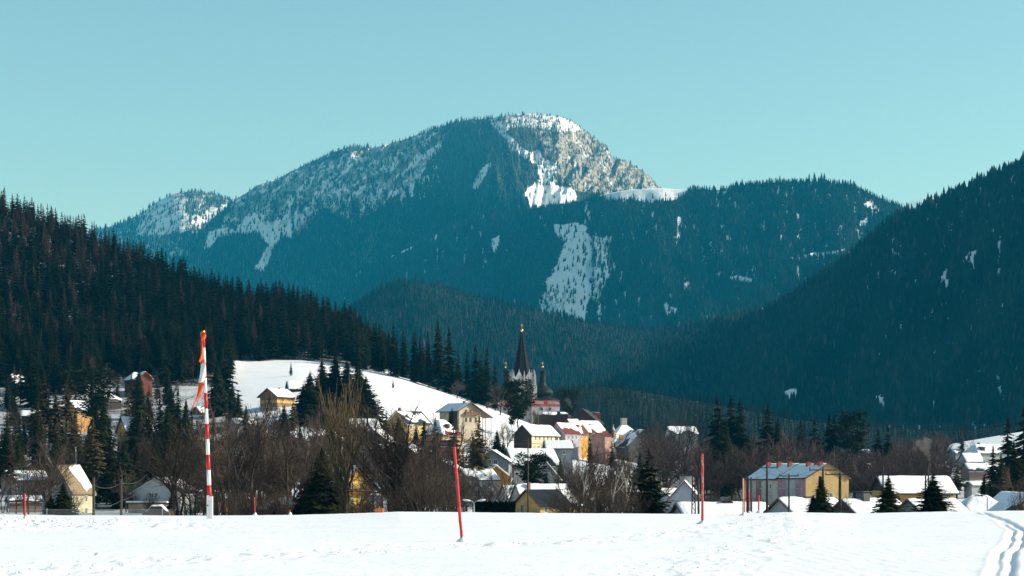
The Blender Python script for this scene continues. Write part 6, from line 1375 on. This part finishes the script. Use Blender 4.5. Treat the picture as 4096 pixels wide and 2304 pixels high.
# chain link fence along the left crest
def fence():
    Y = 103.5; o = empty("chain_link_fence", (PX(0, Y), Y, PZ(516, Y))); tag(o, "chain link fence running along the left far edge of the field", "fence"); x1 = PX(172, Y)-PX(-30, Y); x0 = PX(-30, Y)-PX(0, Y); h = .34; z0 = -.02
    i = 0; x = x0
    while x < x0+x1: b = MB(); b.tube([(x, 0, -.5), (x, 0, h+.05)], .022, 6); b.obj("fence_post", plain("galvanised_steel", (.42, .44, .44), .45, .6), o); x += 2.0
    S = []
    n = int(x1/.09)
    for k in range(n):
        xa = x0+k*.09
        for s in (1, -1):
            a_ = (xa, .01*s, z0) if s > 0 else (xa, .01*s, h); c_ = (xa+h-z0, .01*s, h) if s > 0 else (xa+h-z0, .01*s, z0); S.append((a_, c_, .0045, .0045))
    S.append(((x0, 0, h), (x0+x1, 0, h), .008, .008)); V, Fq = segs_mesh(S, None, 3); np_obj("wire_mesh", V, Fq, plain("galvanised_wire", (.25, .26, .26), .5, .5), o)
fence()
def rail_fence():
    Y = 430; x0 = PX(702, Y); x1 = PX(764, Y); z = PZ(499, Y); g = Gs((x0+x1)/2, Y); o = empty("railing", (x0, Y, g)); tag(o, "dark low railing behind the long snowy roof, left of the white gable", "railing")
    b = MB(); L = x1-x0; H_ = z-g
    b.tube([(0, 0, H_), (L, 0, H_)], .07, 6); b.obj("top_rail", M_DARK, o)
    b = MB(); b.tube([(0, 0, H_-.45), (L, 0, H_-.45)], .05, 6); b.obj("lower_rail", M_DARK, o)
    for i in range(9): b = MB(); b.tube([(i*L/8, 0, -.2), (i*L/8, 0, H_+.15*(i % 2)+.1)], .08, 6); b.obj("fence_post", M_DARK, o)
rail_fence()
# orange roll on the snow
x, y, z = PX(379.5, 100), 100.0, float(field_z(np.array([PX(379.5, 100)]), np.array([100.]))[0])
o = empty("orange_net_roll", (x, y, z)); tag(o, "orange crate like bundle lying on the field edge below the poplar", "bundle")
b = MB(); b.box(-.21, .0, -.12, .12, -.02, .20); b.box(.01, .22, -.13, .12, -.02, .21); b.obj("bundle", plain("orange_plastic", (.75, .20, .03), .6, var=.3, scale=14), o)
for u in (-.1, .11): b = MB(); b.box(u-.02, u+.02, -.14, .13, -.03, .225); b.obj("strap", plain("orange_plastic_dark", (.4, .1, .03), .6), o)
# the parked vehicles under snow
def car(px, Y, py_top, col_, lab, name="parked_car", L=4.2, Hh=1.55, rz=0.0, snow=True):
    X, _, z = PT(px, py_top, Y); g = z-Hh; gg = Gs(X, Y); sz = (z-gg)/(Hh+.1); g = gg; o = empty(name, (X, Y, g), rz); o.scale = (1, 1, sz); tag(o, lab, "car")
    prof = [(-L/2, .35), (-L/2+.05, .75), (-L/2+.3, .9), (-L*.28, .98), (-L*.16, 1.42), (L*.22, 1.45), (L*.38, 1.0), (L/2-.06, .92), (L/2, .5), (L/2-.05, .3)]
    b = MB(); b.prism(prof, -.82, .82); b.obj("body", plain("car_paint", col_, .3), o)
    for s in (-1, 1):
        b = MB(); b.prism([(-L*.25, 1.0), (-L*.15, 1.36), (L*.02, 1.38), (L*.02, 1.0)], s*.83-.006, s*.83+.006); b.prism([(L*.04, 1.0), (L*.04, 1.38), (L*.2, 1.38), (L*.33, 1.0)], s*.83-.006, s*.83+.006); b.obj("side_window", glass_pane(), o)
        for u in (-L*.32, L*.3): b = MB(); b.lathe([(.3, -.1), (.33, -.05), (.33, .05), (.3, .1)], 14); b.v = [(u+xx, s*.76+zz, .33+yy) for xx, yy, zz in b.v]; b.obj("wheel", plain("tyre", (.02, .02, .02), .8), o)
    if snow:
        nu, nv = 18, 10; U, V_ = np.meshgrid(np.linspace(-L*.44, L*.44, nu), np.linspace(-.8, .8, nv)); top = np.interp(U, [p[0] for p in prof[1:9]], [p[1] for p in prof[1:9]]); zz = top+.02+.22*(1-(U/(L*.46))**6)*(1-(V_/.84)**6)*(.8+.5*fbm(U*1.5, V_*1.5, int(px), 3))
        Vv = np.stack([U, V_, zz], 2).reshape(-1, 3); Vb = Vv.copy(); Vb[:, 2] = (top+.005).ravel(); Fq = grid_faces(nv, nu); np_obj("snow_cover", np.r_[Vv, Vb], np.r_[Fq, Fq[:, ::-1]+len(Vv)], roof_snow(), o, smooth_=True)
car(156.5, 270, 504.6, (.12, .05, .04), "snow covered car beside the white boarded house's lean-to", L=3.6); car(269, 300, 500.5, (.02, .022, .025), "dark parked van behind the thin red snow pole right of the striped pole", name="parked_van", L=4.6, Hh=1.6, rz=R(62))
# smoke from the orange house
def smoke(pxs, Y, lab, dens, seed):
    r = random.Random(seed); V = []; T = []; 
    sph = [(math.cos(a)*math.cos(e), math.sin(a)*math.cos(e), math.sin(e)) for e in np.linspace(-PI/2, PI/2, 9) for a in np.linspace(0, 2*PI, 12, endpoint=False)]
    sph = np.array(sph); Fs = grid_faces(9, 12); Fs = np.concatenate([Fs, np.array([(i*12+11, i*12, (i+1)*12, (i+1)*12+11) for i in range(8)])])
    m = bpy.data.materials.new("smoke"); m.use_nodes = True; nt = m.node_tree; nt.nodes.clear(); out = nt.nodes.new("ShaderNodeOutputMaterial"); v = nt.nodes.new("ShaderNodeVolumePrincipled")
    v.inputs['Color'].default_value = (.85, .9, .92, 1); v.inputs['Density'].default_value = dens; nt.links.new(v.outputs[0], out.inputs['Volume'])
    Vs = []; Fq = []; b0 = 0
    for (px, py, rr) in pxs:
        c = np.array(PT(px, py, Y)); R0 = rr/F*Y; q_ = sph*R0; nz = fbm(sph[:, 0]*1.7+px, sph[:, 2]*1.7+py, seed, 3)[:, None]; Vs.append(c+q_*(1+.9*nz)+np.array([0, r.uniform(-1, 1)*R0*.6, 0])); Fq.append(Fs+b0); b0 += len(sph)
    o = np_obj("smoke", np.concatenate(Vs), np.concatenate(Fq), m, smooth_=True); return tag(o, lab, "smoke", None, "stuff")
smoke([(931, 474, .8), (930.8, 469, 1.1), (930, 464, 1.6), (929, 459, 2.1), (928, 455, 2.8), (926, 451.5, 3.6), (923, 448, 4.6), (928, 446.5, 3.4), (919, 444, 3.8), (925, 442.5, 4.4), (930, 441, 2.6), (915, 448.5, 2.6)], 470, "thin white chimney smoke drifting left above the orange house with rippled roof", .075, 3)
smoke([(571.5, 409, 1.2), (571, 406, 2.0), (569.5, 403, 2.8), (567.5, 400.5, 2.8)], 860, "faint chimney smoke beside the rounded pine right of the church", .04, 5)
# loose snow clods
V = []; Fq = []; r = random.Random(8); b0 = 0
ico = bpy.data.meshes.new("tmp"); import bmesh
bm = bmesh.new(); bmesh.ops.create_icosphere(bm, subdivisions=1, radius=1.0); iv = np.array([v.co[:] for v in bm.verts]); it = np.array([[v.index for v in f.verts] for f in bm.faces]); bm.free(); bpy.data.meshes.remove(ico)
spots = []
for i in range(420):
    px = r.uniform(-5, 150)*(r.random()**.5); py = r.gauss(521.5, 3.0)
    if py < 516: continue
    spots.append((px, py, r.uniform(.012, .05)*(1 if r.random() < .85 else 2.0)))
for i in range(420):
    t = r.random()*(len(TR)-1); a = TR[int(t)]; c = TR[min(int(t)+1, len(TR)-1)]; f = t-int(t); x = a[0]+(c[0]-a[0])*f+r.gauss(0, .7); y = a[1]+(c[1]-a[1])*f+r.gauss(0, .9); spots.append((x, y, r.uniform(.008, .03), 1))
for i in range(160):
    t = r.random()*(len(TRB)-1); a = TRB[int(t)]; c = TRB[min(int(t)+1, len(TRB)-1)]; f = t-int(t); x = a[0]+(c[0]-a[0])*f+r.gauss(0, .9); y = a[1]+(c[1]-a[1])*f+r.gauss(0, .9); spots.append((x, y, r.uniform(.008, .03), 1))
spots += [(PX(4, 70), 70, .13, 1), (PX(98, 45), 45, .07, 1), (PX(50, 83), 83, .13, 1), (PX(57, 83.5), 83.5, .15, 1)]
for s_ in spots:
    if len(s_) == 3: x, y = ground_pt(s_[0], s_[1])
    else: x, y = s_[0], s_[1]
    rad = s_[2]; z = float(field_z(np.array([x]), np.array([y]))[0]); sc_ = np.array([r.uniform(.8, 1.6), r.uniform(.8, 1.4), r.uniform(.5, .9)])*rad
    V.append(iv*sc_*(1+.25*np.array([[r.uniform(-1, 1)] for _ in range(len(iv))]))+np.array([x, y, z+rad*.25])); Fq.append(it+b0); b0 += len(iv)
o = np_obj("snow_clods", np.concatenate(V), np.concatenate(Fq), M_FIELD); tag(o, "loose snow clods strewn along the tracks and the left of the field", "snow", None, "stuff")
